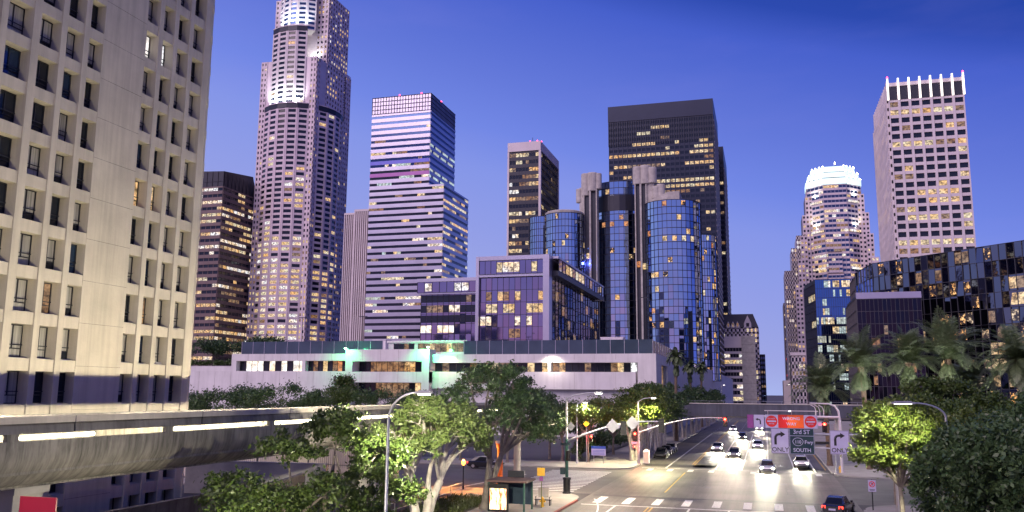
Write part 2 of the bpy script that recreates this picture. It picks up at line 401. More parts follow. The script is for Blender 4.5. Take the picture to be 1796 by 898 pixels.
def lighter(seed, probs, default='window_dark', floors=None, run=.6):
    """which windows are lit: per-floor odds, neighbours tending to share a room"""
    r = random.Random(seed); state = {}
    def f(i, j):
        if (i, j) in state: return state[(i, j)]
        p = floors.get(j, probs[0]) if floors else probs[0]
        prev = state.get((i-1, j))
        if prev is not None and r.random() < run: k = prev if r.random() < .93 else default
        else:
            k = default
            if r.random() < p: k = r.choices(probs[1], probs[2] if len(probs) > 2 else None)[0]
        state[(i, j)] = k
        return k
    return f

# ================================================================== SETTING: ground, roads, pavements
def struct(name, mb, mats, smooth=False): return tag(mb.build(name, mats, None, smooth), kind='structure')
g = MB(); g.box(-3000, 3000, -400, 6000, -1.0, -.02); struct('ground', g, M['city_ground'])
g = MB(); g.poly([(-16.2, -60, 0), (7.4, -60, 0), (7.4, 640, 0), (-16.2, 640, 0)]); struct('road', g, M['asphalt'])
g = MB(); g.poly([(-16.2, 82.5, 0), (-16.2, 108.5, 0), (-140, 108.5, 0), (-140, 82.5, 0)]); g.poly([(7.4, 82.5, 0), (140, 82.5, 0), (140, 108.5, 0), (7.4, 108.5, 0)]); struct('side_road', g, M['asphalt_old'])
def walk(name, pts):
    g = MB(); g.prism(pts, -.3, .14); return struct(name, g, M['pavement'])
def arc(cx, cy, r, a0, a1, n=8): return [(cx+r*math.cos(R(a0+(a1-a0)*k/n)), cy+r*math.sin(R(a0+(a1-a0)*k/n))) for k in range(n+1)]
walk('pavement', [(-27.5, -60), (-16.4, -60)] + arc(-21.4, 77.3, 5, 0, 90) + [(-60, 82.3), (-60, 76.2), (-27.5, 76.2)])
walk('pavement', [(-140, 108.7)] + arc(-20.4, 112.7, 4, -90, 0) + [(-16.4, 640), (-24, 640), (-24, 118), (-140, 118)])
walk('pavement', [(7.6, -60), (40, -60), (40, 82.3)] + arc(11.6, 78.3, 4, 90, 180))
walk('pavement', arc(11.6, 112.7, 4, 180, 270) + [(60, 108.7), (60, 640), (7.6, 640)])
k = MB(); k.box(-16.43, -16.22, 40, 76.5, -.1, .15); k.build('kerb', M['kerb_red']); tag(bpy.data.objects['kerb'], kind='structure')
k = MB()
for (x0, x1, y0, y1) in ((-16.42, -16.22, 117, 640), (7.4, 7.6, -60, 78), (7.4, 7.6, 113, 640)): k.box(x0, x1, y0, y1, -.1, .15)
struct('kerb', k, M['kerb'])
# painted markings
w = MB()
def flat(mb, x0, x1, y0, y1, z=.006): mb.poly([(x0, y0, z), (x1, y0, z), (x1, y1, z), (x0, y1, z)])
for i in range(16): flat(w, -25.6+.15*i*0, -18.2, 83.6+i*1.42, 84.25+i*1.42)
for i in range(9): flat(w, -14.9+i*2.55, -14.2+i*2.55, 76.2, 80.6)
for i in range(9): flat(w, -14.6+i*2.5, -13.9+i*2.5, 109.3, 112.2)
struct('crosswalk_marking', w, M['road_white'])
w = MB()
for x in (-12.6, -6.4, -3.2, 0.0, 3.2, 5.6):
    for y in range(-20, 44, 9): flat(w, x-.07, x+.07, y, y+3.2)
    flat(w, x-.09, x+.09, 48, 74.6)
    flat(w, x-.09, x+.09, 113.6, 215)  # solid runs drawn long and wide in place of light trails
    for y in range(220, 620, 9): flat(w, x-.07, x+.07, y, y+3.2)
flat(w, -15.6, 7.1, 74.6, 74.95); flat(w, -15.6, 7.1, 113.2, 113.5)
w.poly([(-30, 83.0, .006), (-29.7, 83.0, .006), (-27, 99, .006), (-27.3, 99, .006)])
for (x, y) in ((-1.6, 132), (4.6, 126), (-8, 128), (1.6, 122)):
    flat(w, x-.07, x+.07, y, y+2.6); w.poly([(x-.45, y+.7, .006), (x, y-.6, .006), (x+.45, y+.7, .006)])
# curved lane guide by the near left corner
pts = [(-15.2+2.1*math.sin(a*.5), 78-a*3.4+.8*math.cos(a)) for a in [i*.25 for i in range(13)]]
for a, b in zip(pts[:-1], pts[1:]): w.poly([(a[0]-.07, a[1], .006), (b[0]-.07, b[1], .006), (b[0]+.07, b[1], .006), (a[0]+.07, a[1], .006)])
struct('lane_and_trail_marking', w, M['road_white'])
w = MB()
for dx in (-.17, .17): flat(w, -9.6+dx-.06, -9.6+dx+.06, 120, 320); flat(w, -9.6+dx-.06, -9.6+dx+.06, -20, 74.5)
flat(w, -9.75, -9.6, 86, 108); flat(w, 6.9, 7.05, 118, 260)
struct('centre_line_marking', w, M['road_yellow'])
w = MB()
for (x, y, r_) in ((-6, 92, .4), (1.5, 98, .4), (3.5, 86, .35), (-11, 101, .4), (-2.5, 70, .38)):
    w.poly([(x+r_*math.cos(a*.5236), y+r_*math.sin(a*.5236), .008) for a in range(12)])
struct('manhole_marking', w, M['dark_metal'])
w = MB()   # dark repaired asphalt strips
for (x0, x1, y0, y1) in ((-9.4, -6.6, 113.7, 150), (-5.5, -4.2, 60, 74), (3.6, 5.9, 114, 140), (-15.8, 7.2, 81.2, 82.1), (-15.9, 7.2, 116, 120)): flat(w, x0, x1, y0, y1, .003)
rt = random.Random(9)
for k_ in range(16):
    x, y = rt.uniform(-15, 6), rt.uniform(58, 150); L_ = rt.uniform(3, 12); pts = [(x+rt.uniform(-.25, .25), y+L_*q_/6) for q_ in range(7)] if k_ % 2 else [(x+L_*q_/6, y+rt.uniform(-.25, .25)) for q_ in range(7)]
    for (ax, ay), (bx_, by_) in zip(pts[:-1], pts[1:]):
        if k_ % 2: w.poly([(ax-.04, ay, .0045), (ax+.04, ay, .0045), (bx_+.04, by_, .0045), (bx_-.04, by_, .0045)])
        elif bx_ < 7: w.poly([(ax, ay-.05, .0045), (bx_, by_-.05, .0045), (bx_, by_+.05, .0045), (ax, ay+.05, .0045)])
mat('asphalt_patch', (.028, .028, .03), .5, 0, .3, .5, .2, 30)
struct('asphalt_patch_marking', w, M['asphalt_patch'])

# ================================================================== LEFT APARTMENT TOWER
b = Building('apartment_tower', 'tan concrete apartment tower with deep window recesses and a blank central strip', 'building', (-42, 45, 0), [M['concrete_tan']])
FZ = 2.74; ZB = 8.15-2*FZ; NF = 18
# bays along Y: (y0, y1) window recesses; between them are the full-height piers
bays = [(33.2, 34.7), (35.25, 36.75), (37.2, 39.0), (39.55, 41.15), (41.6, 43.0), (43.45, 44.75), (48.75, 49.95), (50.4, 51.6), (52.05, 53.35), (53.8, 55.2)]
DEP = .80
b.box(-60, -42-DEP, 20, 55.9, 0, ZB+NF*FZ)
solid = []; prev = 20
for y0, y1 in bays: solid.append((prev, y0)); prev = y1
solid.append((prev, 55.9))
for y0, y1 in solid:
    pr = 0 if (y1-y0) > 3 else .07
    b.box(-42-DEP, -42+pr, y0, y1, 0, ZB+NF*FZ)
aw = []
lr = random.Random(4)
for bi, (y0, y1) in enumerate(bays):
    for j in range(-1, NF):
        z0 = ZB+j*FZ
        if z0 < 0: z0 = 0
        top = ZB+(j+1)*FZ
        b.box(-42-DEP, -42-.03, y0, y1, z0-(.40 if j >= 0 else 0), z0+(.34 if j >= 0 else .3))   # spandrel beam
        b.box(-42-DEP, -42-.3, y0, y1, z0+.34, z0+.40) if j >= 0 else None
        if y1 < 38: continue
        # window at the back of the recess with a frame, panes and curtains
        zl, zh = z0+.42, top-.42
        h = zh-zl; X = -42-DEP+.05
        k = lr.choices(['window_dark', 'window_curtain', 'window_blue', 'lit_dim'], [3, 9, 1.2, .2])[0]
        if (bi, j) in ((7, 11), (6, 11)): k = 'lit_white'
        if (bi, j) in ((7, 7), (6, 7)): k = 'lit_warm'
        if (bi, j) in ((2, 11), (3, 12), (2, 12)): k = 'lit_orange'
        if (bi, j) in ((4, 4), (7, 4)): k = 'lit_dim'
        ks = [k, k]
        if k == 'window_curtain' and lr.random() < .5: ks[1] = 'window_dark'
        yw = (y1-y0)*.80; ya = y1-.07-yw; yb = y1-.07
        aw.append(((z0-9)**2+(y0-45)**2+(0 if z0 > 7 else 500), X, ya, yb, zl, zh, ks))
aw.sort(key=lambda t: t[0])
def awin(q, f, X, ya, yb, zl, zh, ks, ms):
    h = zh-zl
    q.poly([(X+.01, ya, zl+h*.27), (X+.01, yb, zl+h*.27), (X+.01, yb, zh), (X+.01, ya, zh)], ms.index(ks[0])); q.poly([(X+.01, ya, zl), (X+.01, yb, zl), (X+.01, yb, zl+h*.25), (X+.01, ya, zl+h*.25)], ms.index(ks[1]))
    for a_, b_, c_, d_ in ((ya-.05, ya, zl, zh), (yb, yb+.05, zl, zh), (ya, yb, zl+h*.245, zl+h*.275), (ya, yb, zh-.05, zh), (ya, yb, zl, zl+.05), ((ya+yb)/2-.03, (ya+yb)/2+.03, zl+h*.275, zh-.05)): f.box(X+.002, X+.07, a_, b_, c_, d_)
    f.box(X+.15, X+.18, ya, yb, zl+h*.36, zl+h*.39)
ms = ['window_dark', 'window_curtain', 'window_blue', 'lit_dim', 'lit_white', 'lit_warm', 'lit_orange']
for t in aw[:WIN_LIMIT]:
    q = MB(); f = MB(); awin(q, f, *t[1:], ms); w_ = q.build('window', [M[k_] for k_ in ms], b.T); f.build('frame', M['dark_metal'], w_)
if len(aw) > WIN_LIMIT:
    q = MB(); f = MB()
    for t in aw[WIN_LIMIT:]: awin(q, f, *t[1:], ms)
    w_ = q.build('windows', [M[k_] for k_ in ms], b.T); w_['kind'] = 'stuff'; f_ = f.build('frames', M['dark_metal'], w_); f_['kind'] = 'stuff'
# chamfered corner bay at the far end
for j in range(NF): jn = MB(); jn.box(-42, -41.994, 44.78, 48.72, ZB+j*FZ-.012, ZB+j*FZ+.012); jn.build('joint', M['concrete_stain'], b.T)
b.wall.prism([(-42.8, 55.9), (-42.1, 55.9), (-43.4, 58.1), (-60, 58.1), (-60, 55.9)], 0, ZB+NF*FZ)
for j in range(NF): b.wall.obox((-42.75, 57.0, ZB+j*FZ), (.62, -1.05, 0), (.03, .018, 0), (0, 0, .36))
b.finish()
# white air conditioner low on the facade
a = thing('air_conditioner', 'small white air conditioner unit in a low window of the tan tower', 'air conditioner', (-42.6, 53.0, 11.2))
q = MB(); q.box(-42.9, -42.35, 52.75, 53.3, 11.0, 11.42); q.build('casing', M['metal_white'], a)
q = MB()
for i in range(5): q.box(-42.345, -42.33, 52.8, 53.25, 11.05+i*.07, 11.08+i*.07)
q.build('grille', M['dark_metal'], a)

# ================================================================== ELEVATED WALKWAY
wk = thing('elevated_walkway', 'long stained concrete pedestrian walkway with glowing slots along its side', 'walkway', (-29, 20, 5.5))
def sweep(prof, y0, y1, mb, mi=0, bulge=None):
    n = len(prof); i = len(mb.v)
    mb.v += [(x, y0, z) for x, z in prof] + [(x, y1, z) for x, z in prof]
    for k in range(n):
        k2 = (k+1) % n
        mb.f.append((i+k, i+n+k, i+n+k2, i+k2)); mb.m.append(mi)
    mb.f.append(tuple(i+k for k in range(n))); mb.m.append(mi); mb.f.append(tuple(i+n+k for k in reversed(range(n)))); mb.m.append(mi)
Y0, Y1 = 6, 92
belly = [(-28.0, 7.42), (-28.0, 7.0), (-28.03, 6.7), (-28.12, 6.42), (-28.28, 6.15), (-28.5, 5.9), (-28.8, 5.68), (-29.1, 5.58), (-29.1, 5.48), (-31.2, 5.48), (-31.2, 5.58), (-31.5, 5.68), (-31.8, 5.9), (-32.0, 6.15), (-32.1, 6.42), (-32.15, 6.8), (-32.15, 7.52), (-31.95, 7.52), (-31.95, 6.1), (-28.25, 6.1), (-28.25, 7.42)]
q = MB()
ys = list(np.arange(Y0, Y1+.1, 8.6))
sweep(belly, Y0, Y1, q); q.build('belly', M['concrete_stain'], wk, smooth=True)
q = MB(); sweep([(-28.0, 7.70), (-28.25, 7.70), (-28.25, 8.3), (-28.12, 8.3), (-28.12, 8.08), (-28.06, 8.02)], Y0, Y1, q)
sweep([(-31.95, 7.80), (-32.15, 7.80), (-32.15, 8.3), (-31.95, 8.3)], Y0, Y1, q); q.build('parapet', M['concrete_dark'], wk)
q = MB(); sweep([(-27.98, 8.10), (-28.10, 8.10), (-28.10, 8.31), (-28.27, 8.31), (-28.27, 8.36), (-27.98, 8.36)], Y0, Y1, q); q.build('coping', M['concrete_tan'], wk)
for y in np.arange(8.35, Y1, 9.2):
    q = MB(); q.box(-28.2, -28.02, y, y+.55, 7.42, 7.70); q.build('slot_pier', M['concrete_stain'], wk)
    q = MB(); q.box(-32.13, -31.97, y, y+.5, 7.52, 7.80); q.build('slot_pier', M['concrete_stain'], wk)
for y in np.arange(8.35, Y1-9, 9.2):
    q = MB(); y0 = y+.75 if y > 24 else y+.75; y1 = y+8.4 if not (24 < y < 27) else y+4.6
    q.tube([(-28.14, y0, 7.55), (-28.14, y1, 7.55)], .085, 8); q.build('lamp_tube', M['tube_lamp'], wk)
    la = lamp('walkway_lamp', 'AREA', (-28.36, (y0+y1)/2, 7.56), 1380, (1, .88, .58), parent=wk, shape='RECTANGLE', size=.12, size_y=y1-y0)
    la.data.size = .12; la.data.size_y = y1-y0; la.rotation_euler = (0, R(96), 0)
for y in (29.3, 63.0):
    q = MB(); q.box(-31.0, -29.3, y-.75, y+.75, -.3, 5.3); q.box(-31.2, -29.1, y-.9, y+.9, 5.2, 5.5); q.build('column', M['concrete'], wk)
q = MB()
for y in np.arange(12.9, Y1, 8.6): q.box(-28.015, -27.975, y-.02, y+.02, 7.72, 8.37)
q.build('joint', M['dark_metal'], wk)
# red sign by the column
s_ = thing('blank_red_sign', 'blank crimson sign panel on a post in front of the walkway column', 'sign', (-23.55, 24, 0))
q = MB(); q.box(-24.3, -22.8, 23.97, 24.03, 4.3, 5.88); q.build('panel', M['red_panel'], s_)
q = MB(); q.tube([(-23.55, 24.08, .1), (-23.55, 24.08, 5.6)], .05, 8); q.build('post', M['galvanised'], s_)
# walls of the sunken drive under the walkway
def wallobj(name, label, pts, z0, z1, th, matn):
    q = MB()
    for a, c in zip(pts[:-1], pts[1:]):
        A = Vector((*a, 0)); C = Vector((*c, 0)); d = (C-A).normalized(); n = Vector((-d.y, d.x, 0))
        q.obox((A+C)/2+Vector((0, 0, (z0+z1)/2)), (C-A)/2, n*th/2, Vector((0, 0, (z1-z0)/2)))
        q.obox((A+C)/2+Vector((0, 0, z1+.04)), (C-A)/2, n*(th/2+.05), Vector((0, 0, .04)))
    return tag(q.build(name, M[matn]), label, 'wall')
wallobj('ramp_wall', 'dark concrete ramp wall running under the elevated walkway', [(-36, 20), (-36, 60), (-37.5, 66)], 0, 2.55, .3, 'concrete_dark')
wallobj('drive_wall', 'grey concrete wall at the end of the sunken drive behind the tan tower', [(-52, 70), (-38, 71)], 0, 2.9, .3, 'concrete')
fn = thing('bar_fence', 'tall metal bar fence above the drive wall behind the walkway', 'fence', (-46, 76, 0))
q = MB()
for i in range(90): q.box(-54+i*.22, -53.975+i*.22, 76, 76.03, 2.2, 4.6)
q.build('bars', M['fence_metal'], fn)
q = MB()
for z in (2.4, 4.5): q.box(-54, -34.2, 75.98, 76.05, z, z+.06)
for i in range(8): q.box(-54+i*2.8, -53.9+i*2.8, 75.95, 76.06, .1, 4.7)
q.build('rail', M['fence_metal'], fn)
wallobj('lit_garden_wall', 'pale lamplit garden wall seen through the bar fence', [(-62, 82.2), (-36, 82.2)], .1, 4.4, .3, 'concrete_tan')
lamp('drive_lamp', 'POINT', (-47, 79, 3.8), 260, (1, .85, .55), .2)

# ================================================================== WHITE PODIUM BUILDING
b = Building('podium_building', 'low white office podium with long window bands and a fenced roof deck', 'building', (-50, 122, 0), [M['plaster_white'], M['concrete']])  # podium coordinates scaled up about the camera, like the mirrored office on it
# core set back behind the bands
b.box(-124.5, -22.8, 184.8, 300, 0, 17.3)
b.box(-125.1, -93.3, 183, 184.95, 16.4, 18.05)                      # left parapet
b.box(-93.3, -72.45, 181.05, 184.95, 16.175, 18.875)                 # projecting middle bay
b.box(-72.45, -22.5, 183, 184.95, 15.875, 17.75)
b.box(-145.5, -93.3, 182.925, 184.8, 7.85, 13.925)                     # sill walls
b.box(-93.3, -72.45, 181.05, 184.8, 11.375, 13.775)
b.box(-72.45, -26.25, 182.97, 184.8, 10.1, 13.85)
b.box(-145.5, -105.3, 183, 184.8, 4.25, 7.85); b.box(-72.45, -22.5, 184.35, 184.875, 1.25, 10.1)
for x0, x1 in ((-125.1, -123.75), (-105.75, -104.85)): b.box(x0, x1, 183.02, 184.95, 13.92, 16.4)
for x0, x1 in ((-93.3, -91.5), (-74.25, -72.45)): b.box(x0, x1, 181.03, 184.95, 1.2, 16.25)
b.box(-25.8, -21.9, 183.015, 192.75, 9.35, 17.765); b.box(-22.8, -21.9, 192.75, 205.5, 15.65, 17.75); b.box(-22.8, -21.9, 205.5, 300, 7.25, 17.75)
b.box(-22.8, -21.9, 192.75, 205.5, 7.25, 9.65); b.box(-45.45, -44.85, 183.015, 184.8, 13.85, 15.875)
b.box(-36.75, -22.2, 186.6, 195, 0, 9.65)
# raised roof pavilion in the middle
b.box(-85.5, -66, 187.5, 201, 17.3, 21.125)
b.box(-85.8, -65.7, 187.2, 201, 20.75, 21.2)
lp = lighter(11, (.2, ['lit_office', 'lit_white', 'lit_dim', 'lit_yellow'], [2, 1, 3, 1]))
def band(x0, x1, z0, z1, y, n, sel, mull=True):
    w_ = (x1-x0)/n
    for i in range(n):
        b.wins.append((Vector((x0+(i+.5)*w_, y, (z0+z1)/2)), 0, w_-.08, z1-z0-.06, sel(i)))
    for i in range(n+1): f_ = MB(); f_.box(x0+i*w_-.05, x0+i*w_+.05, y-.12, y-.02, z0, z1); f_.build('mullion', M['dark_metal'], b.T)
off_row = {1: 'lit_office', 2: 'lit_office', 3: 'lit_office', 5: 'lit_office', 7: 'lit_office', 9: 'lit_office', 10: 'lit_office'}
band(-123.6, -105.75, 13.925, 16.4, 184.65, 11, lambda i: off_row.get(i, 'window_dark'))
band(-104.85, -93.3, 13.925, 16.4, 184.65, 9, lambda i: {1: 'lit_dim', 3: 'lit_yellow', 5: 'lit_dim', 6: 'lit_orange'}.get(i, 'window_dark'))
band(-91.35, -74.4, 13.775, 16.175, 184.65, 12, lambda i: 'window_dark' if i in (0, 1, 10, 11) else 'lit_dim' if i not in (8, 9) else 'lit_warm')
band(-104.85, -93.45, 8.15, 11.3, 184.65, 9, lambda i: 'window_dark'); band(-91.35, -74.4, 7.85, 11.3, 184.65, 12, lambda i: 'window_dark' if i < 3 or i == 9 else 'lit_dim' if i < 9 else 'lit_warm')
band(-72.3, -45.45, 13.85, 15.875, 184.65, 16, lambda i: lr.choices(['window_dark', 'lit_dim', 'lit_yellow'], [5, 2, 1])[0])
band(-44.7, -26.1, 13.85, 15.875, 184.65, 13, lambda i: {0: 'lit_dim', 1: 'lit_warm', 5: 'lit_dim', 9: 'lit_dim', 10: 'lit_yellow', 12: 'lit_white'}.get(i, 'window_dark'))
band(-84, -78.9, 18.5, 20.525, 187.425, 4, lambda i: 'lit_dim' if i == 2 else 'window_dark'); band(-77.85, -66.6, 18.5, 20.525, 187.425, 8, lambda i: 'lit_dim' if i not in (2, 5) else 'lit_warm')
for i in range(4): b.wins.append((Vector((-22.35, 194.4+i*3.15, 12.6)), R(90), 2.9, 5.7, 'lit_dim' if i == 1 else 'window_dark'))
for i in range(28):
    x = -143+i*4.5
    for z0, z1, y in ((7.9, 13.8, 182.9 if x < -93.3 else 182.95), (16.5, 18.0, 182.98)):
        if not (-93.6 < x < -72.2) and x < -26 and (z0 < 10 or x > -124): b.wall.box(x-.03, x+.03, y-.012, y, z0 if z0 > 10 or x < -93 else 10.2, z1 if z0 < 10 or x < -93 else 17.6, 1)
    if -93 < x < -73: b.wall.box(x-.03, x+.03, 181.03, 181.05, 16.3, 18.8, 1); b.wall.box(x-.03, x+.03, 181.03, 181.05, 11.5, 13.7, 1)
for x0, x1, y, h in ((-119, -114, 230, 2.6), (-108, -104, 226, 3.2), (-52, -47, 224, 2.4), (-42, -36, 228, 3.4), (-33, -29, 222, 2.2)):
    q = MB(); q.box(x0, x1, y, y+4, 17.3, 20.6+h); q.box(x0-.15, x1+.15, y-.15, y+4.15, 20.6+h, 20.8+h)
    for k_ in range(6): q.box(x0+.3, x1-.3, y-.06, y, 18+k_*.5, 18.2+k_*.5)
    q.build('roof_plant', M['metal_white'], b.T)
# roof-deck glass fence
fq = b.mb('fence_post', M['metal_panel'])
def fpanel(*a): q = MB(); q.box(*a); q.build('fence_panel', M['fence_glass'], b.T)
def fence_run(x0, x1, y, z0, z1, n):
    w_ = (x1-x0)/n
    for i in range(n):
        fpanel(x0+i*w_+.06, x0+(i+1)*w_-.06, y, y+.04, z0, z1)
    for i in range(n+1): fq.box(x0+i*w_-.05, x0+i*w_+.05, y-.05, y+.09, z0, z1+.05)
fence_run(-123.9, -85.95, 185.25, 17.6, 21.125, 12); fence_run(-65.7, -22.8, 185.25, 17.45, 20.9, 14)
for i in range(14):
    y = 186+i*4.8; fpanel(-22.95, -22.89, y+.09, y+4.65, 17.45, 20.75); fq.box(-23.0, -22.8, y-.07, y+.07, 17.45, 20.8)
b.finish()
def wall_lamp(name, label, loc, matn, power, color, r_=.34, group=None, sp=None):
    t = thing(name, label, 'lamp', loc, group)
    q = MB(); q.box(loc[0]-.15, loc[0]+.15, loc[1]-.05, loc[1]+.25, loc[2]-.12, loc[2]+.05); q.build('bracket', M['galvanised'], t)
    q = MB(); q.lathe([(.02, -.18), (r_*.8, -.1), (r_, 0), (r_*.7, .12), (.02, .17)], (loc[0], loc[1]-.22, loc[2]-.06), seg=12); q.build('globe', M[matn], t, smooth=True)
    o = lamp('light', 'SPOT', (loc[0], loc[1]-1.3, loc[2]-.1), power*5, color, .2, parent=t, spot_size=R(150), spot_blend=.5); aim(o, (0, .9, -.75))
    return t
wall_lamp('flood_lamp', 'green glowing flood lamp at the left corner of the projecting white bay', (-93.15, 180.75, 19.175), 'lamp_green', 420, (.08, 1, .30))
wall_lamp('flood_lamp', 'brightest green flood lamp, at the right corner of the projecting white bay', (-72.6, 180.75, 19.33), 'lamp_green', 950, (.08, 1, .34), .3)
wall_lamp('wall_lamp', 'small warm lamp beside the green flood lamp on the white podium', (-68.4, 182.4, 16.4), 'lamp_white', 130, (1, .7, .4), .14)
wall_lamp('wall_lamp', 'white wall lamp above the right window band of the podium', (-44.4, 182.55, 16.4), 'lamp_white', 200, (1, .88, .72), .3)

# deck lamp masts standing on the podium roof
def mast(x, y, z, h, label):
    t = thing('roof_lamp_mast', label, 'lamp post', (x, y, z), 'unlit lamp masts on the podium roof')
    q = MB(); q.tube([(x, y, z), (x, y, z+h)], .07, 6); q.build('pole', M['dark_metal'], t)
    q = MB(); q.box(x-1.1, x+1.1, y-.18, y+.18, z+h-.12, z+h+.05); q.build('lamp_head', M['dark_metal'], t)
mast(-114.75, 198, 17.3, 10.8, 'thin dark lamp mast on the podium roof before the pale round tower')
mast(-99, 201, 17.3, 11.1, 'thin dark lamp mast before the brown striped tower foot')
mast(-72.75, 198, 17.3, 10.8, 'dark lamp mast before the mirrored purple office front')
mast(-36.9, 199.5, 17.3, 13.8, 'dark lamp mast before the middle hotel cylinder')
mast(-26.7, 201, 17.3, 14.4, 'tallest lamp mast on the podium roof, before the right hotel cylinder')
# ================================================================== MIRRORED OFFICE on the podium
b = Building('mirrored_office', 'purple mirrored glass office block with a grey frame and an overhanging glass top band', 'building', (-50, 155, 0), [M['metal_panel'], M['dark_metal']])
b.box(-96, -78.45, 232.95, 300, 16.25, 41.75); b.box(-77.85, -57.45, 232.95, 306, 16.25, 47.6)
lo = lighter(21, (.16, ['lit_office', 'lit_white', 'lit_dim', 'lit_yellow'], [1, 2, 3, 2]))
def low(i, j): return 'lit_office' if j == 3 and i in (0, 1, 3, 4, 5) else 'lit_dim' if j == 5 and i in (1, 2, 3) else lo(i, j) if j in (4, 5, 6) else None
b.glaze((-96, 232.5), (-78.6, 232.5), 17, 37.55, 10, 7, M['mirror_purple'], .004, low, seed=3, name=('glazing', 1))
b.glaze((-96.9, 231.6), (-78.6, 231.6), 37.85, 41, 8, 1, M['mirror_purple'], .004, lambda i, j: 'lit_white' if i in (1, 5, 6) else None, seed=4, name=('band_glazing', 1))
b.box(-97.2, -78.6, 231.6, 234, 41, 42.05); b.box(-97.05, -78.6, 231.6, 234, 37.4, 37.82)
def hi(i, j): return 'lit_white' if (j, i) in ((3, 0), (3, 1), (3, 6), (3, 8)) else 'lit_yellow' if j == 4 and i in (1, 2, 4, 5, 8, 9, 10) else 'lit_warm' if (j, i) in ((5, 3), (5, 6), (5, 10)) else 'lit_dim' if (j == 5 and i in (1, 4)) or (j == 2 and i in (5, 6)) else None
b.glaze((-77.7, 232.5), (-58.8, 232.5), 17, 41.75, 11, 7, M['mirror_purple'], .004, hi, seed=5)
b.glaze((-77.7, 231.3), (-58.8, 231.3), 42.65, 46.55, 11, 1, M['mirror_purple'], .004, lambda i, j: 'lit_white' if i in (4, 5, 6) else 'lit_yellow' if i in (3, 9) else None, seed=6, name=('band_glazing', 2))
b.box(-78.75, -77.85, 231.15, 234, 16.25, 47.9); b.box(-58.8, -57, 231, 234.6, 16.25, 47.9); b.box(-77.85, -58.8, 231.3, 306, 46.7, 47.9); b.box(-77.85, -58.8, 231.3, 232.65, 41.9, 42.65)
def side(i, j): return 'lit_dim' if (i*7+j*3) % 11 == 0 else 'lit_warm' if j == 1 and i in (6, 7, 9, 10) else None
b.glaze((-57.15, 234.75), (-57.15, 306), 17, 42.35, 18, 7, M['mirror_dark'], .004, side, seed=7, name='side_glazing')
b.glaze((-55.35, 235.5), (-55.35, 307.5), 43.7, 47.15, 16, 1, M['mirror_purple'], .004, lambda i, j: 'lit_yellow' if i in (2, 3, 5, 6, 7) else 'lit_dim' if i in (4, 10) else None, seed=8)
b.box(-57.3, -55.2, 234.75, 307.65, 47.15, 47.825); b.box(-57.3, -55.2, 234.75, 307.65, 42.2, 43.625, 1)
b.finish()

# ================================================================== FAR TOWERS
GZ = 0
def rect(b, x0, x1, y0, y1, z0, z1, mi=0): b.wall.box(x0, x1, y0, y1, z0, z1, mi)
# --- tall round-cornered granite tower
b = Building('round_granite_tower', 'tallest pale pink granite tower with bulging round front and floodlit upper drum', 'skyscraper', (-371.7, 626, 0), [M['granite_pink'], M['dark_metal'], M['granite_pale']])
cx, cy = -371.7, 626.0
def drum(r, z0, z1, a0, a1, n, nf, lit, mi=0, ww=.72, wh=.58, crown=True):
    pts = [(cx+r*math.cos(R(a0+(a1-a0)*k/n)), cy+r*math.sin(R(a0+(a1-a0)*k/n))) for k in range(n+1)]
    b.wall.prism(pts + [(cx, cy)], z0, z1-.02, mi)
    for k in range(n): b.facet(pts[k], pts[k+1], z0, z1-(4.5 if crown else 0), 1, nf, ww, wh, .2, .7, .45, lit(k), mi)
    if crown:
        for k in range(n):
            P0, P1 = Vector((*pts[k], 0)), Vector((*pts[k+1], 0)); d = P1-P0; L = d.length; d.normalize(); nn = Vector((d.y, -d.x, 0))
            b.wall.obox((P0+P1)/2+nn*.3+Vector((0, 0, z1-2.3)), d*(L/2), nn*.4, Vector((0, 0, 2.1)), 1)
            b.wall.obox((P0+P1)/2+nn*.4+Vector((0, 0, z1)), d*(L/2), nn*.6, Vector((0, 0, .35)), mi)
band_f = {}
for j in range(46): band_f[j] = .92 if j in (0, 1, 4, 7, 8, 10, 11, 12, 14, 16, 17) else .5 if j < 20 else .22 if j < 27 else .12
def ub(seed, sh=0): return lighter(seed, (.1, ['lit_yellow', 'lit_warm', 'lit_white', 'lit_dim'], [3, 3, 2, 2]), floors=band_f, run=.25, default='window_blue' if sh else 'window_dark')
a = 26
b.box(cx-a, cx+a, cy-a, cy+a, 30, 242); b.box(cx-26, cx+25.6, cy-9, cy+26, 242, 345)
b.box(cx-26, cx-15.5, cy-26, cy-9, 242, 282); b.box(cx+15.6, cx+26, cy-26, cy-9, 242, 282.5); b.box(cx+25.59, cx+26, cy-9, cy+34, 242, 284); b.box(cx+10, cx+26, cy+26, cy+34, 30, 286)
NFL = 44; Z0 = 46; Z1 = 242
fa = lambda s_, off=0: (lambda k: ub(s_*31+k))
th0 = math.degrees(math.acos(26/33))
drum(33, Z0-16, Z1, -90-th0, -90+th0, 5, 47, lambda k: lighter(100+k, (.1, ['lit_yellow', 'lit_warm', 'lit_white', 'lit_dim'], [4, 3, 3, 1]), floors={j+4: v for j, v in band_f.items()}, run=0))
drum(33, Z0-16, Z1, -th0, th0, 5, 47, lambda k: lighter(200+k, (.1, ['lit_yellow', 'lit_warm', 'lit_dim'], [3, 3, 2]), floors={j+4: v*.6 for j, v in band_f.items()}, run=0))
h0 = 26*math.tan(R(th0))
b.facet((cx-26, cy-26), (cx-h0, cy-26), 30, 282, 2, 56, .5, .5, .25, .5, .4, lighter(5, (.1, ['lit_yellow', 'lit_warm', 'lit_dim']), floors=band_f, run=.2))
b.facet((cx+h0, cy-26), (cx+26, cy-26), 30, 282, 2, 56, .5, .5, .25, .5, .4, lighter(6, (.1, ['lit_yellow', 'lit_warm', 'lit_dim']), floors=band_f, run=.2))
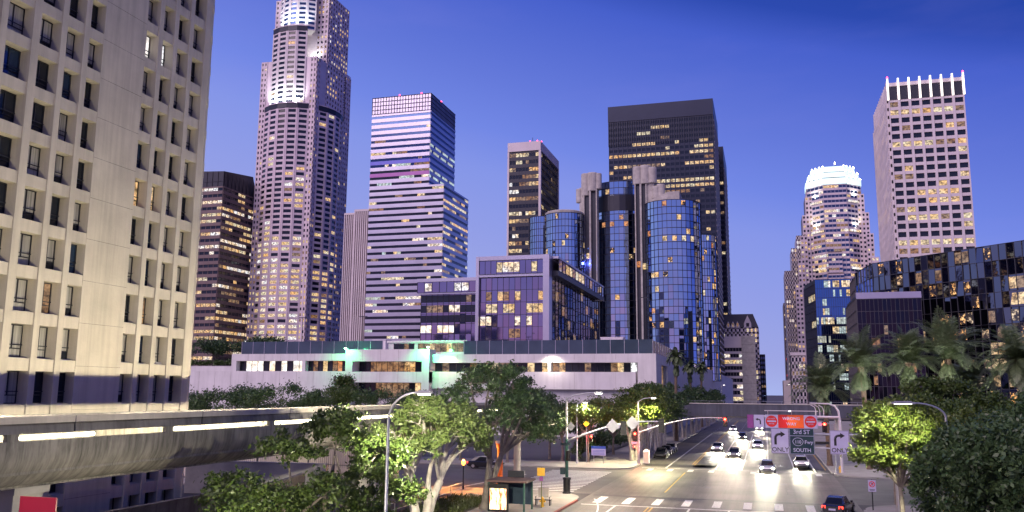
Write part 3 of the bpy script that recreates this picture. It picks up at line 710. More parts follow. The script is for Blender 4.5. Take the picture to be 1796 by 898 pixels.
b.facet((cx+26, cy-26), (cx+26, cy-h0), 30, 282, 2, 56, .5, .5, .25, .5, .4, lighter(7, (.12, ['lit_yellow', 'lit_warm', 'lit_dim']), run=.2))
b.facet((cx+26, cy+h0), (cx+26, cy+34), 30, 284, 4, 56, .5, .5, .25, .5, .4, lighter(8, (.10, ['lit_yellow', 'lit_warm', 'lit_dim']), run=.2))
b.facet((cx+26, cy-8), (cx+26, cy+26), 284, 345, 8, 14, .5, .5, .25, .5, .4, lighter(9, (.22, ['lit_yellow', 'lit_warm', 'lit_white']), run=.3))
b.facet((cx+26, cy-9), (cx+26, cy+24), 242, 283, 7, 9, .5, .5, .25, .5, .4, lighter(19, (.15, ['lit_yellow', 'lit_warm', 'lit_white']), run=.3))
b.facet((cx-26, cy-9), (cx-15, cy-9), 282, 345, 3, 14, .5, .5, .25, .5, .4, lighter(10, (.15, ['lit_warm', 'lit_dim'])))
b.facet((cx+15, cy-9), (cx+25.6, cy-9), 282, 345, 3, 14, .5, .5, .25, .5, .4, lighter(12, (.15, ['lit_warm', 'lit_dim'])))
t2 = math.degrees(math.acos(26/30.5))
drum(30.5, 242, 310, -90-t2, -90+t2, 4, 15, lambda k: lighter(300+k, (.05, ['lit_warm', 'lit_white']), default='window_dark', run=0), 2)
drum(23, 310, 352, -90-48, -90+48, 5, 10, lambda k: lighter(320+k, (.05, ['lit_warm']), default='window_blue', run=0), 2, crown=False)
T = b.finish()
for ang, r_, z in ((-112, 36.5, 240), (-98, 37, 240), (-84, 37, 240), (-70, 36.5, 240)):
    o = lamp('floodlight', 'SPOT', (cx+r_*math.cos(R(ang)), cy+r_*math.sin(R(ang)), z+2), 25000, (.92, .98, 1), .6, parent=T, spot_size=R(100), spot_blend=1)
    aim(o, (cx-(cx+r_*math.cos(R(ang))), cy-(cy+r_*math.sin(R(ang))), 46))
for ang in (-118, -100, -80, -62):
    o = lamp('floodlight', 'SPOT', (cx+29.6*math.cos(R(ang)), cy+29.6*math.sin(R(ang)), 311), 23000, (.88, 1, 1), .6, parent=T, spot_size=R(100), spot_blend=1)
    aim(o, (-math.cos(R(ang)), -math.sin(R(ang)), 3.2))
o = lamp('floodlight', 'SPOT', (cx+16.5, cy-15, 284), 20000, (.95, 1, .92), .6, parent=T, spot_size=R(110), spot_blend=1); aim(o, (-.2, .6, 1))

# --- striped office tower of metal bands (two volumes)
b = Building('banded_office_tower', 'silver banded office tower with ribbon windows, gridded top and a lower wing at its right', 'skyscraper', (-230, 514, 0), [M['metal_panel'], M['band_purple'], M['band_blue']])
rect(b, -252, -209, 514.3, 562, 20, 208); rect(b, -209.01, -198.5, 514.3, 563, 20, 144.5)
FH = 4.28
fl = {33: .5, 31: .5, 32: .2, 29: .12, 24: .3, 17: .35, 16: .5, 14: .3, 13: .3, 11: .25, 10: .8, 9: .45, 8: .3, 6: .3, 5: .4, 4: .4}
L1 = lighter(41, (.12, ['lit_white', 'lit_yellow', 'lit_dim', 'lit_cool'], [2, 2, 2, 1]), floors={j: fl.get(j, .1) for j in range(60)}, run=.55)
def Lf(i, j):
    k = L1(i, j)
    if k == 'window_dark' and (j > 30): k = 'window_blue'
    return k
b.facet((-252, 514.3), (-209, 514.3), 24.6, 24.6+40*FH, 16, 40, 1, .42, .30, 0, .35, Lf)
b.facet((-209, 514.3), (-209, 562), 24.6+28*FH, 24.6+40*FH, 14, 12, 1, .42, .30, 0, .35, lambda i, j: 'lit_cool' if (j in (5, 6, 1, 2) and (i*3+j) % 4) else 'window_blue')
b.facet((-209, 514.3), (-198.5, 514.3), 24.6, 24.6+28*FH, 4, 28, 1, .42, .30, 0, .35, lighter(43, (.3, ['lit_white', 'lit_yellow'])))
b.facet((-198.5, 514.3), (-198.5, 563), 24.6, 24.6+28*FH, 14, 28, 1, .42, .30, 0, .35, lighter(44, (.33, ['lit_yellow', 'lit_warm', 'lit_dim'], [3, 2, 2]), floors={j: .8 if j in (26, 25, 24, 22, 20, 18, 12, 10, 8) else .3 for j in range(30)}))
b.wall.box(-252.05, -209, 513.93, 513.96, 24.6+29.72*FH+.02, 24.6+30.3*FH-.02, 1); b.wall.box(-252.05, -209, 513.93, 513.96, 24.6+31.72*FH+.02, 24.6+32.3*FH-.02, 2)
gr = b.mb('top_grid', M['mullion'])
for i in range(22): gr.box(-252+i*2.05-.08, -252+i*2.05+.08, 513.9, 514.3, 196, 208)
for j in range(5): gr.box(-252, -209, 513.9, 514.29, 196.2+j*2.9, 196.45+j*2.9)
for i in range(20): gr.box(-209, -208.7, 515+i*2.4, 515.16+i*2.4, 196, 208)
for j in range(5): gr.box(-209, -208.71, 514.3, 562, 196.2+j*2.9, 196.45+j*2.9)
bc = b.mb('beacon', M['beacon_red'])
for x, y in ((-232, 514.5), (-216, 514.6), (-209.2, 534)): bc.lathe([(.05, 0), (.5, .4), (.5, .9), (.05, 1.3)], (x, y, 208), seg=8)
b.finish()

# --- brown office tower, far left
b = Building('brown_wedge_tower', 'dark brown office tower with sliced glass top right behind the tan tower', 'skyscraper', (-405, 580, 0), [M['granite_brown'], M['dark_metal']])
rect(b, -440, -399.7, 560.3, 605, 20, 166); 
b.wall.prism([(-440, 560.3), (-399.7, 560.3), (-399.7, 605), (-440, 605)], 166, 170, 1)
i0 = len(b.wall.v); b.wall.v += [(-440, 560.3, 170), (-399.7, 560.3, 170), (-399.7, 605, 170), (-440, 605, 170), (-440, 560.3, 180), (-399.7, 560.3, 178), (-402, 603, 184), (-440, 603, 186)]
for q_ in ((0, 1, 5, 4), (1, 2, 6, 5), (2, 3, 7, 6), (3, 0, 4, 7), (4, 5, 6, 7)): b.wall.f.append(tuple(i0+k for k in q_)); b.wall.m.append(1)
fl2 = {j: .75 if j in (0, 1, 2, 3, 4) else .5 if j in (6, 14, 16, 17, 19, 20, 21, 22, 23) else .22 for j in range(40)}
b.facet((-440, 560.3), (-399.7, 560.3), 30, 166, 9, 27, .92, .48, .3, .3, .5, lighter(51, (.3, ['lit_white', 'lit_yellow', 'lit_warm']), floors=fl2))
b.facet((-399.7, 560.3), (-399.7, 605), 30, 166, 9, 27, .92, .48, .3, .3, .5, lighter(52, (.5, ['lit_white', 'lit_yellow', 'lit_warm', 'lit_dim']), floors={j: v+.2 for j, v in fl2.items()}))
gr = b.mb('top_grid', M['mullion'])
for i in range(9): gr.box(-440+i*5, -439.7+i*5, 559.9, 560.3, 166, 178); gr.box(-399.7, -399.3, 561+i*5, 561.3+i*5, 166, 178)
gr.box(-440, -399.7, 559.95, 560.3, 170, 170.4)
b.finish()
# small floodlit building peeping between the two
b = Building('small_gold_building', 'small warmly lit building wedged between the brown tower and the round granite tower', 'building', (-470, 720, 0), [M['granite_pink']])
rect(b, -500, -478, 720, 740, 20, 72); rect(b, -494, -482, 722, 736, 72, 84)
b.facet((-500, 720), (-478, 720), 22, 72, 5, 10, .6, .6, .2, .3, .3, lighter(54, (.5, ['lit_yellow', 'lit_warm'])))
b.finish()
# --- brown ribbed slab
b = Building('ribbed_slab_tower', 'slim brown ribbed tower of two slabs beside the round granite tower', 'skyscraper', (-284, 560, 0), [M['granite_pale'], M['granite_brown']])
rect(b, -294, -285.8, 560.5, 590, 20, 137.5, 1); rect(b, -285.79, -273.5, 560.3, 590, 20, 140.3, 1)
for i in range(6): rect(b, -294+i*1.5, -293.35+i*1.5, 559.8, 560.6, 20, 138)
for i in range(8): rect(b, -285.6+i*1.62, -284.8+i*1.62, 559.5, 560.4, 20, 140.6)
rect(b, -294.1, -285.85, 559.7, 590.1, 137.5, 138.9); rect(b, -285.8, -273.4, 559.4, 590.1, 139.6, 141.1)
b.finish()

# --- dark tower with a white frame
b = Building('white_framed_tower', 'dark office tower edged by a white top band and white corner columns', 'skyscraper', (-120, 430, 0), [M['granite_pale'], M['dark_metal']])
rect(b, -128.5, -111.3, 430.3, 472, 20, 141)
rect(b, -129.2, -110.8, 429.5, 472.4, 137.6, 142.6); rect(b, -111.9, -110.7, 429.6, 431.2, 20, 137.6); rect(b, -129.3, -128.3, 429.6, 431.0, 20, 137.6); rect(b, -111.9, -110.7, 471, 472.4, 20, 137.6)
fl3 = {j: .85 if j in (24, 23, 21, 13, 10, 17, 6) else .45 for j in range(40)}
b.facet((-128.3, 430.3), (-111.9, 430.3), 25, 137.6, 9, 28, .9, .5, .25, .25, .2, lighter(61, (.4, ['lit_yellow', 'lit_warm', 'lit_dim', 'lit_white'], [3, 2, 3, 1]), floors=fl3), mi=1)
b.facet((-111.3, 431.2), (-111.3, 471), 25, 137.6, 12, 28, .9, .5, .25, .25, .2, lighter(62, (.16, ['lit_yellow', 'lit_warm', 'lit_dim'])), mi=1)
an = b.mb('antenna', M['dark_metal']); an.tube([(-118, 440, 142), (-118, 440, 148)], .15, 6)
bc = b.mb('beacon', M['beacon_red'])
for x, y in ((-117, 431), (-111.2, 433), (-113, 431)): bc.lathe([(.05, 0), (.3, .3), (.3, .7), (.05, 1)], (x, y, 142.6), seg=8)
b.finish()

# --- near dark twin tower
def dark_tower(label, x0, x1, y0, y1, top, seed, nb, nside, fl, loc):
    b = Building('dark_twin_tower', label, 'skyscraper', loc, [M['dark_fin'], M['dark_metal']], 'twin dark office towers')
    rect(b, x0, x1, y0+.3, y1, 15, top-.1, 1)
    rect(b, x0-.4, x1+.4, y0-.4, y1+.4, top-11.5, top)
    nf = int((top-11.5-20)/3.95)
    L = lighter(seed, (.1, ['lit_yellow', 'lit_warm', 'lit_dim'], [3, 2, 2]), floors={j: fl.get(nf-1-j, .10) for j in range(nf)}, run=.72)
    b.facet((x0, y0+.3), (x1, y0+.3), 20, top-11.5, nb, nf, .80, .55, .2, .45, .1, L)
    b.facet((x1, y0+.3), (x1, y1), 20, top-11.5, nside, nf, .5, .5, .2, .5, .1, lighter(seed+1, (.10, ['lit_yellow', 'lit_warm'])))
    fn = b.mb('fins', M['granite_pale'])
    for j in range(nf): fn.box(x1+.5, x1+.75, y0+.5, y1, 20+j*3.95, 20.9+j*3.95)
    gv = b.mb('louvre', M['dark_metal'])
    for i in range(nb*2+1): gv.box(x0+i*(x1-x0)/nb/2-.15, x0+i*(x1-x0)/nb/2+.15, y0-.75, y0-.4, top-30, top-11.6)
    return b
b = dark_tower('broad dark office tower with a blank top band and amber lit floors', -101.6, -28.3, 590, 652, 213.5, 70, 22, 18,
               {6: 1.0, 5: .12, 4: .22, 8: .2, 9: .15, 7: .12, 11: .75, 12: .85, 13: .45, 14: .15, 15: .5, 16: .6, 17: .25, 18: .4, 19: .12, 20: .3, 27: .4, 28: .3, 32: .3}, (-65, 600, 0)); b.finish()
b = dark_tower('narrow visible edge of the farther dark office tower at the right of its broad twin', -70, -25.7, 680, 745, 204, 75, 14, 12, {j: .6 for j in range(4, 60, 2)}, (-48, 690, 0)); b.finish()

# --- mirrored hotel of glass cylinders
H = thing('cylinder_hotel', 'hotel of mirrored blue glass cylinders with concrete lift shafts rising between them', 'hotel', (-62, 392, 0))
hb = Building.__new__(Building); hb.T = H; hb.wall = MB(); hb.wmat = [M['concrete'], M['dark_metal']]; hb.wins = []; hb.loc = H.location.copy(); hb.extra = {}
def cyl(x, y, r, z0, z1, seed, lits, nfac=38):
    pts = [(x+r*math.cos(2*math.pi*k/nfac), y+r*math.sin(2*math.pi*k/nfac)) for k in range(nfac)]
    hb.wall.prism([(x+(r-.3)*math.cos(2*math.pi*k/nfac), y+(r-.3)*math.sin(2*math.pi*k/nfac)) for k in range(nfac)], z0, z1, 1)
    nf = int((z1-z0)/3.05); rr = random.Random(seed)
    for k in range(nfac):
        hb.glaze(pts[k], pts[(k+1) % nfac], z0, z1, 1, nf, M['mirror_blue'], .008, lambda i, j: (rr.choices(['lit_warm', 'lit_orange', 'lit_yellow', 'lit_reflection'], [2, 2, 2, 4])[0] if rr.random() < lits else None), seed=seed*50+k, mull=.13, mullz=.24, name=('glazing', seed))  # the patchy panes glow in place of warm reflections
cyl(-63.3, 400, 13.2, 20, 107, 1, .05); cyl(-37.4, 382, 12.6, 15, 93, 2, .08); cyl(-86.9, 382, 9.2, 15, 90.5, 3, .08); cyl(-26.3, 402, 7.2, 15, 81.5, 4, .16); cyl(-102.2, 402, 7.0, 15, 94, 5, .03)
# dark machine floor in the middle cylinder
hb.wall.lathe([(13.45, 93), (13.45, 100.5)], (-63.3, 400, 0), seg=30, mi=1)
def shaft(x, y, w_, ztop, capn, s):
    hb.wall.box(x-w_/2, x-w_/2+.5, y-2, y+3, 15, ztop-8); hb.wall.box(x-.4, x+.4, y-2.2, y+3, 15, ztop-8); hb.wall.box(x+w_/2-.5, x+w_/2, y-2, y+3, 15, ztop-8)
    hb.wall.box(x-w_/2+.5, x+w_/2-.5, y-.8, y+3.02, 15, ztop-8.05, 1)
    for cxx, r_, za, zb in capn:
        hb.wall.lathe([(r_*.96, za), (r_, za+.4), (r_, zb-.4), (r_*.93, zb)], (cxx, y, 0), seg=20)
shaft(-74.8, 384, 6.4, 110.6, ((-77.2, 2.1, 100, 110.6), (-74.0, 2.6, 102, 110.8), (-71.3, 1.7, 103, 110.4), (-80.3, 1.5, 97, 103.5)), 1)
shaft(-50.6, 378, 5.4, 110.4, ((-52.0, 2.3, 102.5, 110.6), (-48.6, 2.5, 102.5, 111), (-45.6, 2.2, 102.8, 110.0), (-43.8, 2.1, 95.5, 101), (-41.8, 1.9, 96.5, 102.0)), 1)
hb.wall.box(-48.0, -44.8, 377, 382, 85, 103.5); hb.wall.box(-80, -77.6, 383, 388, 85, 104)
# sloping concrete roof lids
hb.wall.lathe([(9.0, 90.5), (9.1, 91.6), (8.6, 92.0), (8.2, 91.9), (1, 92.2)], (-86.9, 382, 0), seg=30)
hb.wall.loft([[(-46, 372, 93), (-46, 384, 93), (-46, 384, 93.6), (-46, 372, 93.6)], [(-38, 370, 93), (-38, 386, 93), (-38, 386, 96.6), (-38, 370, 96.6)], [(-33, 371, 93), (-33, 386, 93), (-33, 386, 97.0), (-33, 371, 97.0)]])
hb.finish()
for k, (x, z, lm) in enumerate(((-75.9, 71.5, 'lit_yellow'), (-49.4, 65.0, 'lit_yellow'), (-51.9, 66, 'lit_orange'))):
    q = MB(); yy = 383.2 if k == 0 else 377.0; q.lathe([(.6, -1.3), (1.0, -1.0), (1.0, 1.0), (.6, 1.3)], (x, yy, z), seg=12); q.build('lift_cabin', M[lm], H)
q = MB()
for z in (68.6, 75.0): q.lathe([(.05, -.5), (.5, 0), (.05, .5)], (-75.9, 382.9, z), seg=8)
q.build('lift_light', M['lit_blue'], H)
lamp('lift_glow', 'POINT', (-75.9, 381.5, 68), 2500, (.1, .15, 1), .5, parent=H)

# --- white gridded tower with glowing fins
b = Building('white_grid_tower', 'white gridded office tower with eight glowing fins along its top', 'skyscraper', (72, 400, 0), [M['granite_pale'], M['dark_metal']])
rect(b, 57.6, 88.3, 400.3, 450, 10, 147.6)
fl4 = {j: v for j, v in ((29, .3), (28, .95), (26, .6), (24, .9), (23, .2), (21, .5), (20, .4), (19, .2), (18, .4), (17, .4), (16, .35), (15, .6), (14, .3), (12, .4), (11, .4), (10, .3))}
b.facet((57.6, 400.3), (88.3, 400.3), 28.9, 139.6, 7, 30, .76, .62, .15, .9, .6, lighter(81, (.1, ['lit_warm', 'lit_yellow', 'lit_dim'], [3, 3, 2]), floors={j: fl4.get(j, .08) for j in range(30)}, run=.5))
b.facet((57.6, 450), (57.6, 400.3), 28.9, 139.6, 12, 30, .6, .6, .15, .9, .6, lighter(82, (.28, ['lit_warm', 'lit_yellow', 'lit_dim'])))
lou = b.mb('louvre', M['dark_metal'])
for i in range(7):
    w0 = 57.6+i*30.7/7
    lou.box(w0+.6, w0+30.7/7-.6, 400.0, 400.25, 140, 146)
rect(b, 57.6, 88.3, 399.6, 400.3, 146.2, 147.8)
for i in range(8):
    x = 57.6+i*30.7/7; q = b.mb('lit_fin', M['fin_glow']); q.box(x-.32, x+.32, 398.9, 399.5, 139.8, 149.6)
    rect(b, x-.5, x+.5, 399.5, 400.4, 139.6, 148.6)
for i in range(12): rect(b, 57.0, 57.7, 401+i*4.1, 402.2+i*4.1, 139.6, 148.2)
bc = b.mb('beacon', M['beacon_red'])
for x in (57.6, 88.3): bc.lathe([(.05, 0), (.35, .3), (.35, .8), (.05, 1.1)], (x, 399.2, 149.6), seg=8)
b.finish()

# --- crowned tower
b = Building('crowned_tower', 'stepped dark glass tower crowned by a glowing pale green tiered top', 'skyscraper', (65, 800, 0), [M['granite_pink'], M['granite_brown'], M['granite_pale']])
cx2, cy2 = 64.5, 800
def octo(h, c=.42): return [(cx2-h*c, cy2-h), (cx2+h*c, cy2-h), (cx2+h, cy2-h*c), (cx2+h, cy2+h*c), (cx2+h*c, cy2+h), (cx2-h*c, cy2+h), (cx2-h, cy2+h*c), (cx2-h, cy2-h*c)]
def octotier(h, z0, z1, nf, seed, mi=0, c=.42, p=.3):
    pts = octo(h, c); b.wall.prism(pts, z0, z1, mi)
    for k in range(8): b.facet(pts[k], pts[(k+1) % 8], z0, z1-1, 6 if k % 2 == 0 else 4, nf, .94, .55, .25, .3, .3, lighter(seed+k, (p, ['lit_yellow', 'lit_white', 'lit_warm', 'lit_dim'], [2, 2, 2, 2]), default='window_blue'), mi)
octotier(22.5, 0, 192, 44, 90, 0, .42, .3)
for (h, z, w_) in ((24.5, 183, 13), (27.5, 166, 15), (30.0, 147, 17), (33, 126, 19), (36, 104, 21)):
    for sx in (-1, 1):
        x0, x1 = sorted((cx2+sx*h, cx2+sx*(h-6)))
        rect(b, x0, x1, cy2-w_, cy2+w_, 0, z, 1)
        b.facet((x0, cy2-w_), (x1, cy2-w_), 20, z, 2, int((z-20)/4), .55, .5, .25, .4, .3, lighter(int(h*3)+sx, (.35, ['lit_yellow', 'lit_warm', 'lit_dim'])), 0)
    if w_ > 13: rect(b, cx2-w_*.55, cx2+w_*.2, cy2-h+1.5, cy2, 0, z-35, 1); b.facet((cx2-w_*.55, cy2-h+1.5), (cx2+w_*.2, cy2-h+1.5), 20, z-36, 4, int((z-56)/4), .94, .5, .25, .3, .3, lighter(int(h*5), (.3, ['lit_yellow', 'lit_white', 'lit_dim']), default='window_blue'), 0)
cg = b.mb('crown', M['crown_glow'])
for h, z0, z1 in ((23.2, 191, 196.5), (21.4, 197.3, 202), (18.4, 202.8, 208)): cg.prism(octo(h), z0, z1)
dk = b.mb('crown_step', M['dark_metal'])
for h, z0, z1 in ((22.4, 196.5, 197.3), (20, 202, 202.8)): dk.prism(octo(h), z0, z1)
cl = b.mb('crown_lamp', M['lamp_white'])
for h, z in ((23.0, 197.2), (21.2, 202.6), (18.2, 208.6)):
    pts = octo(h)
    for k in (7, 1, 2):
        for f_ in (0.1, .35, .65, .9):
            p0, p1 = pts[k], pts[(k+1) % 8]; cl.lathe([(.05, -.5), (.55, 0), (.05, .6)], (p0[0]+(p1[0]-p0[0])*f_, p0[1]+(p1[1]-p0[1])*f_, z), seg=6)
cl.lathe([(.05, -1.6), (.5, 0), (.05, 1.8)], (cx2+2, cy2-12, 212), seg=6); dk.tube([(cx2+2, cy2-12, 208), (cx2+2, cy2-12, 212)], .25, 6)
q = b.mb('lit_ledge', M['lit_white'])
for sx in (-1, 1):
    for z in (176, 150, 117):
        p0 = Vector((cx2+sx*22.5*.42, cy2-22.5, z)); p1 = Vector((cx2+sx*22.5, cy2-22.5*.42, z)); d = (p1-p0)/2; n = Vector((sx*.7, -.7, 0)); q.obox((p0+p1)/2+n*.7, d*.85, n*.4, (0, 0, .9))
T = b.finish()
for sx in (-1, 1):
    for z in (178, 151):
        o = lamp('floodlight', 'SPOT', (cx2+sx*18, cy2-19.0, z), 16000, (1, .97, .75), .6, parent=T, spot_size=R(100), spot_blend=1); aim(o, (-sx*.25, .25, 1))
# --- pale stepped tower at its left
b = Building('pale_stepped_tower', 'slender pale tower stepping up in three tiers beside the blue glass block', 'skyscraper', (32, 800, 0), [M['granite_pale'], M['granite_brown']])
for x0, x1, z, n in ((20.5, 26.5, 117, 3), (26.5, 31.2, 137, 2), (31.2, 40, 148, 4)):
    rect(b, x0, x1, 786.3 if n != 4 else 785, 830, 0, z); b.facet((x0, 786.3 if n != 4 else 785), (x1, 786.3 if n != 4 else 785), 4, z, n, int(z/4.2), .5, .55, .2, .4, .4, lighter(int(z), (.3, ['lit_white', 'lit_warm', 'lit_dim'])))
b.facet((20.5, 830), (20.5, 786.3), 4, 117, 7, 28, .5, .55, .2, .4, .4, lighter(99, (.1, ['lit_warm'])))
b.finish()
b = Building('dark_red_slab', 'thin dark reddish slab at the left edge of the pale stepped tower', 'building', (25, 900, 0), [M['granite_brown']])
rect(b, 20.6, 30, 900, 940, 0, 100); b.facet((20.6, 900), (30, 900), 2, 98, 5, 24, .5, .5, .2, .4, .4, lighter(98, (.2, ['lit_warm', 'lit_red']))); b.finish()
# --- blue glass block
b = Building('blue_glass_block', 'blue mirrored glass block with a ribbed slanting left side before the crowned tower', 'building', (23, 330, 0), [M['dark_metal']])
pl = [(16.0, 348), (18.9, 330), (31, 330), (31, 360), (16, 360)]
b.wall.prism([(16.2, 348), (19.1, 330.3), (30.9, 330.3), (30.9, 360), (16.2, 360)], 0, 51.2)
mat('mirror_deep', (.10, .22, .50), .06, 1, .12, .06)
lb = lighter(101, (.25, ['lit_cool', 'lit_white', 'lit_yellow', 'lit_cool']), floors={9: .8, 7: .5, 6: .6, 11: .1, 1: .3, 2: .3}, run=.4)
b.glaze((18.9, 330), (31, 330), 4, 51, 16, 14, M['mirror_deep'], .003, lambda i, j: (lambda k: None if k == 'window_dark' else k)(lb(i, j)), seed=12, mull=.06)
b.glaze((16, 348), (18.9, 330), 4, 49.5, 10, 14, M['mirror_deep'], .003, lambda i, j: 'lit_yellow' if (j in (12,) and i > 3) or (j == 9 and i > 5) else None, seed=13, mull=.35)
b.finish()
# --- black mirrored office on the right
b = Building('black_mirror_office', 'long black mirrored glass office block with amber reflections painted as glowing panes behind the palms', 'building', (36, 215, 0), [M['dark_metal'], M['metal_panel']])
A0, A1 = Vector((26.9, 229, 0)), Vector((82, 171.5, 0))
b.wall.prism([(24.9, 262), (24.9, 247), (27.1, 229.4), (82.2, 172), (96, 185), (60, 262)], 0, 41.9)
lk = random.Random(31); spots = {}  # glowing panes painted in place of amber reflections
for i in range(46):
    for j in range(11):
        if lk.random() < (.46 if j in (5, 6, 3, 1) else .22): spots[(i, j)] = lk.choice(['lit_reflection', 'lit_reflection', 'lit_reflection', 'lit_sparse', 'lit_dim'])
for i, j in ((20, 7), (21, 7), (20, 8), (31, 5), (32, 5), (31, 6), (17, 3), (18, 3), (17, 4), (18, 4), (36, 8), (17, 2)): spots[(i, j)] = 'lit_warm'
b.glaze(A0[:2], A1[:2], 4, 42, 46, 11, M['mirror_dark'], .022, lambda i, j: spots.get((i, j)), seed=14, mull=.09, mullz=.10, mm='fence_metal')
b.glaze((24.6, 247), (26.9, 229), 4, 42, 6, 11, M['mirror_blue'], .01, seed=15, name='bright_glazing')
b.glaze((24.6, 262), (24.6, 247), 4, 41, 6, 11, M['mirror_purple'], .006, seed=16, name='end_glazing')
b.wall.prism([(20.6, 205.2), (33.4, 205.2), (33.4, 224), (20.6, 230)], 0, 31.9)
b.glaze((20.4, 205), (33.6, 205), 3, 30.6, 15, 10, mat('mirror_black', (.035, .035, .055), .05, 1, .1, .05), .006, lambda i, j: 'lit_dim' if (i, j) in ((3, 6), (4, 6), (6, 7), (12, 4), (3, 3)) else 'lit_warm' if (i, j) in ((9, 6), (10, 6), (4, 4)) else None, seed=17, mm='fence_metal', name='low_glazing')
b.glaze((20.4, 230), (20.4, 205), 3, 31, 12, 10, M['mirror_purple'], .006, seed=18, name='low_end_glazing')
b.wall.box(20.3, 33.7, 204.8, 206, 30.7, 32.1, 1)
b.finish()
# --- the rest of downtown, which the mirrored fronts reflect
for i, (x, y, w_, d_, h) in enumerate(((-300, -360, 50, 40, 70), (0, -380, 40, 40, 64), (-330, 70, 40, 44, 85), (-345, 150, 46, 40, 120), (-300, 215, 30, 36, 70))):
    b = Building('office_tower', 'office tower outside the view, seen only as reflections in the mirrored fronts', 'building', (x, y, 0), [M['granite_brown' if i % 2 else 'granite_pale']], 'towers outside the view mirrored in the glass'); b.limit = 0
    rect(b, x, x+w_, y, y+d_, 0, h); L_ = lighter(400+i, (.35, ['lit_warm', 'lit_yellow', 'lit_white', 'lit_orange'], [3, 3, 1, 1]))
    b.facet((x+w_, y+d_), (x, y+d_), 4, h-2, 10, int(h/4), .7, .55, .25, .3, .3, L_); b.facet((x+w_, y), (x+w_, y+d_), 4, h-2, 9, int(h/4), .7, .55, .25, .3, .3, L_)
    b.finish()
# --- street-end buildings, coordinates scaled about the camera to stand past the road's end
b = Building('gabled_hotel', 'cream hotel block with dark steep roof and pointed gable down the street', 'building', (-13, 680, 0), [M['granite_pale'], M['grey_roof'], M['concrete']])
rect(b, -36, -3.8, 672.4, 752, 0, 59)
b.facet((-36, 672.4), (-3.8, 672.4), 4, 59, 11, 14, .45, .6, .2, .4, .4, lighter(111, (.4, ['lit_yellow', 'lit_warm', 'lit_dim'])))
b.facet((-3.8, 672.4), (-3.8, 752), 4, 59, 14, 14, .45, .6, .2, .4, .4, lighter(112, (.25, ['lit_yellow', 'lit_white'])))
rf = b.mb('roof', M['grey_roof']); rf.loft([[(-36.5, 671.6, 59.2), (-3.2, 671.6, 59.2), (-3.2, 752, 59.2), (-36.5, 752, 59.2)], [(-33.5, 678, 69.8), (-7, 678, 69.8), (-7, 746, 69.8), (-33.5, 746, 69.8)]])
for x, w_, h in ((-11.0, 2.7, 9.3), (-18.4, 1.45, 4.8), (-21.8, 1.45, 4.8), (-25.2, 1.45, 4.8)):
    b.wall.loft([[(x-w_, 671, 58.9), (x+w_, 671, 58.9), (x+w_, 674, 58.9), (x-w_, 674, 58.9)], [(x-w_, 671, 58.9+h*.35), (x+w_, 671, 58.9+h*.35), (x+w_, 674, 58.9+h*.35), (x-w_, 674, 58.9+h*.35)], [(x-.05, 671, 58.9+h), (x+.05, 671, 58.9+h), (x+.05, 674, 58.9+h), (x-.05, 674, 58.9+h)]])
    b.wins.append((Vector((x, 670.9, 61)), 0, w_*.8, 2.8, 'window_dark' if w_ > 2 else 'lit_dim'))
b.finish()
b = Building('grey_slab_building', 'plain grey windowless slab with a dark floor-banded wing in front of the gabled hotel', 'building', (-13, 650, 0), [M['concrete'], M['dark_metal'], M['granite_pale']])
rect(b, -15.4, -5.8, 648, 666, 0, 51.3); rect(b, -28, -15.42, 649.6, 666, 0, 44, 1); rect(b, -28, -15.42, 649.3, 666, 44.01, 51, 2)
b.facet((-28, 649.6), (-15.42, 649.6), 4, 44, 6, 9, .95, .6, .1, .1, .6, lighter(113, (.45, ['lit_dim', 'lit_yellow', 'lit_white'])), 2)
jb = b.mb('joint', M['concrete_dark'])
for j in range(1, 9): jb.box(-15.38, -5.82, 647.96, 648.02, j*5.6, j*5.6+.12)
b.finish()
b = Building('small_far_tower', 'small dark far tower at the left side of the street gap', 'building', (-2, 768, 0), [M['dark_metal']])
rect(b, -9, 1.0, 768, 800, 0, 43); b.facet((-9, 768), (1.0, 768), 2, 42, 5, 10, .6, .5, .2, .3, .3, lighter(114, (.15, ['lit_dim', 'lit_white']), default='window_blue')); b.facet((1.0, 768), (1.0, 800), 2, 42, 5, 10, .6, .5, .2, .3, .3, lighter(115, (.15, ['lit_dim'])))
b.finish()
b = Building('pale_far_block', 'small brown block with a pale cornice at the right side of the street gap', 'building', (24, 664, 0), [M['granite_pale'], M['granite_brown']])
rect(b, 13.1, 18.2, 672, 704, 0, 19.5); rect(b, 19, 29, 664, 704, 0, 37.5, 1); rect(b, 18.4, 29.5, 663.4, 704, 37.5, 39.8)
b.facet((19, 664), (29, 664), 2, 37, 4, 7, .6, .6, .2, .3, .3, lighter(116, (.4, ['lit_orange', 'lit_yellow', 'lit_dim']))); b.finish()
tag(wallobj('street_wall', 'long pale concrete wall stepping down behind the ficus row towards the far bridge', [(-22.8, 302), (-22.6, 420), (-22.4, 640)], 0, 19.5, .6, 'plaster_white'))
wallobj('terrace_wall', 'pale retaining wall of the hillside terrace left of the podium', [(-190, 200), (-127, 200)], 0, 15.6, 1.0, 'plaster_white')
g = MB(); g.prism([(-260, 200.6), (-127, 200.6), (-127, 330), (-260, 330)], 0, 15.7); struct('terrace_ground', g, M['soil'])
g = MB(); g.prism([(-420, 330.1), (-104, 330.1), (-104, 700), (-420, 700)], -.5, 19.0); g.prism([(-560, 500), (-420.1, 500), (-420.1, 760), (-560, 760)], -.5, 19.0); struct('hill', g, M['city_ground'])

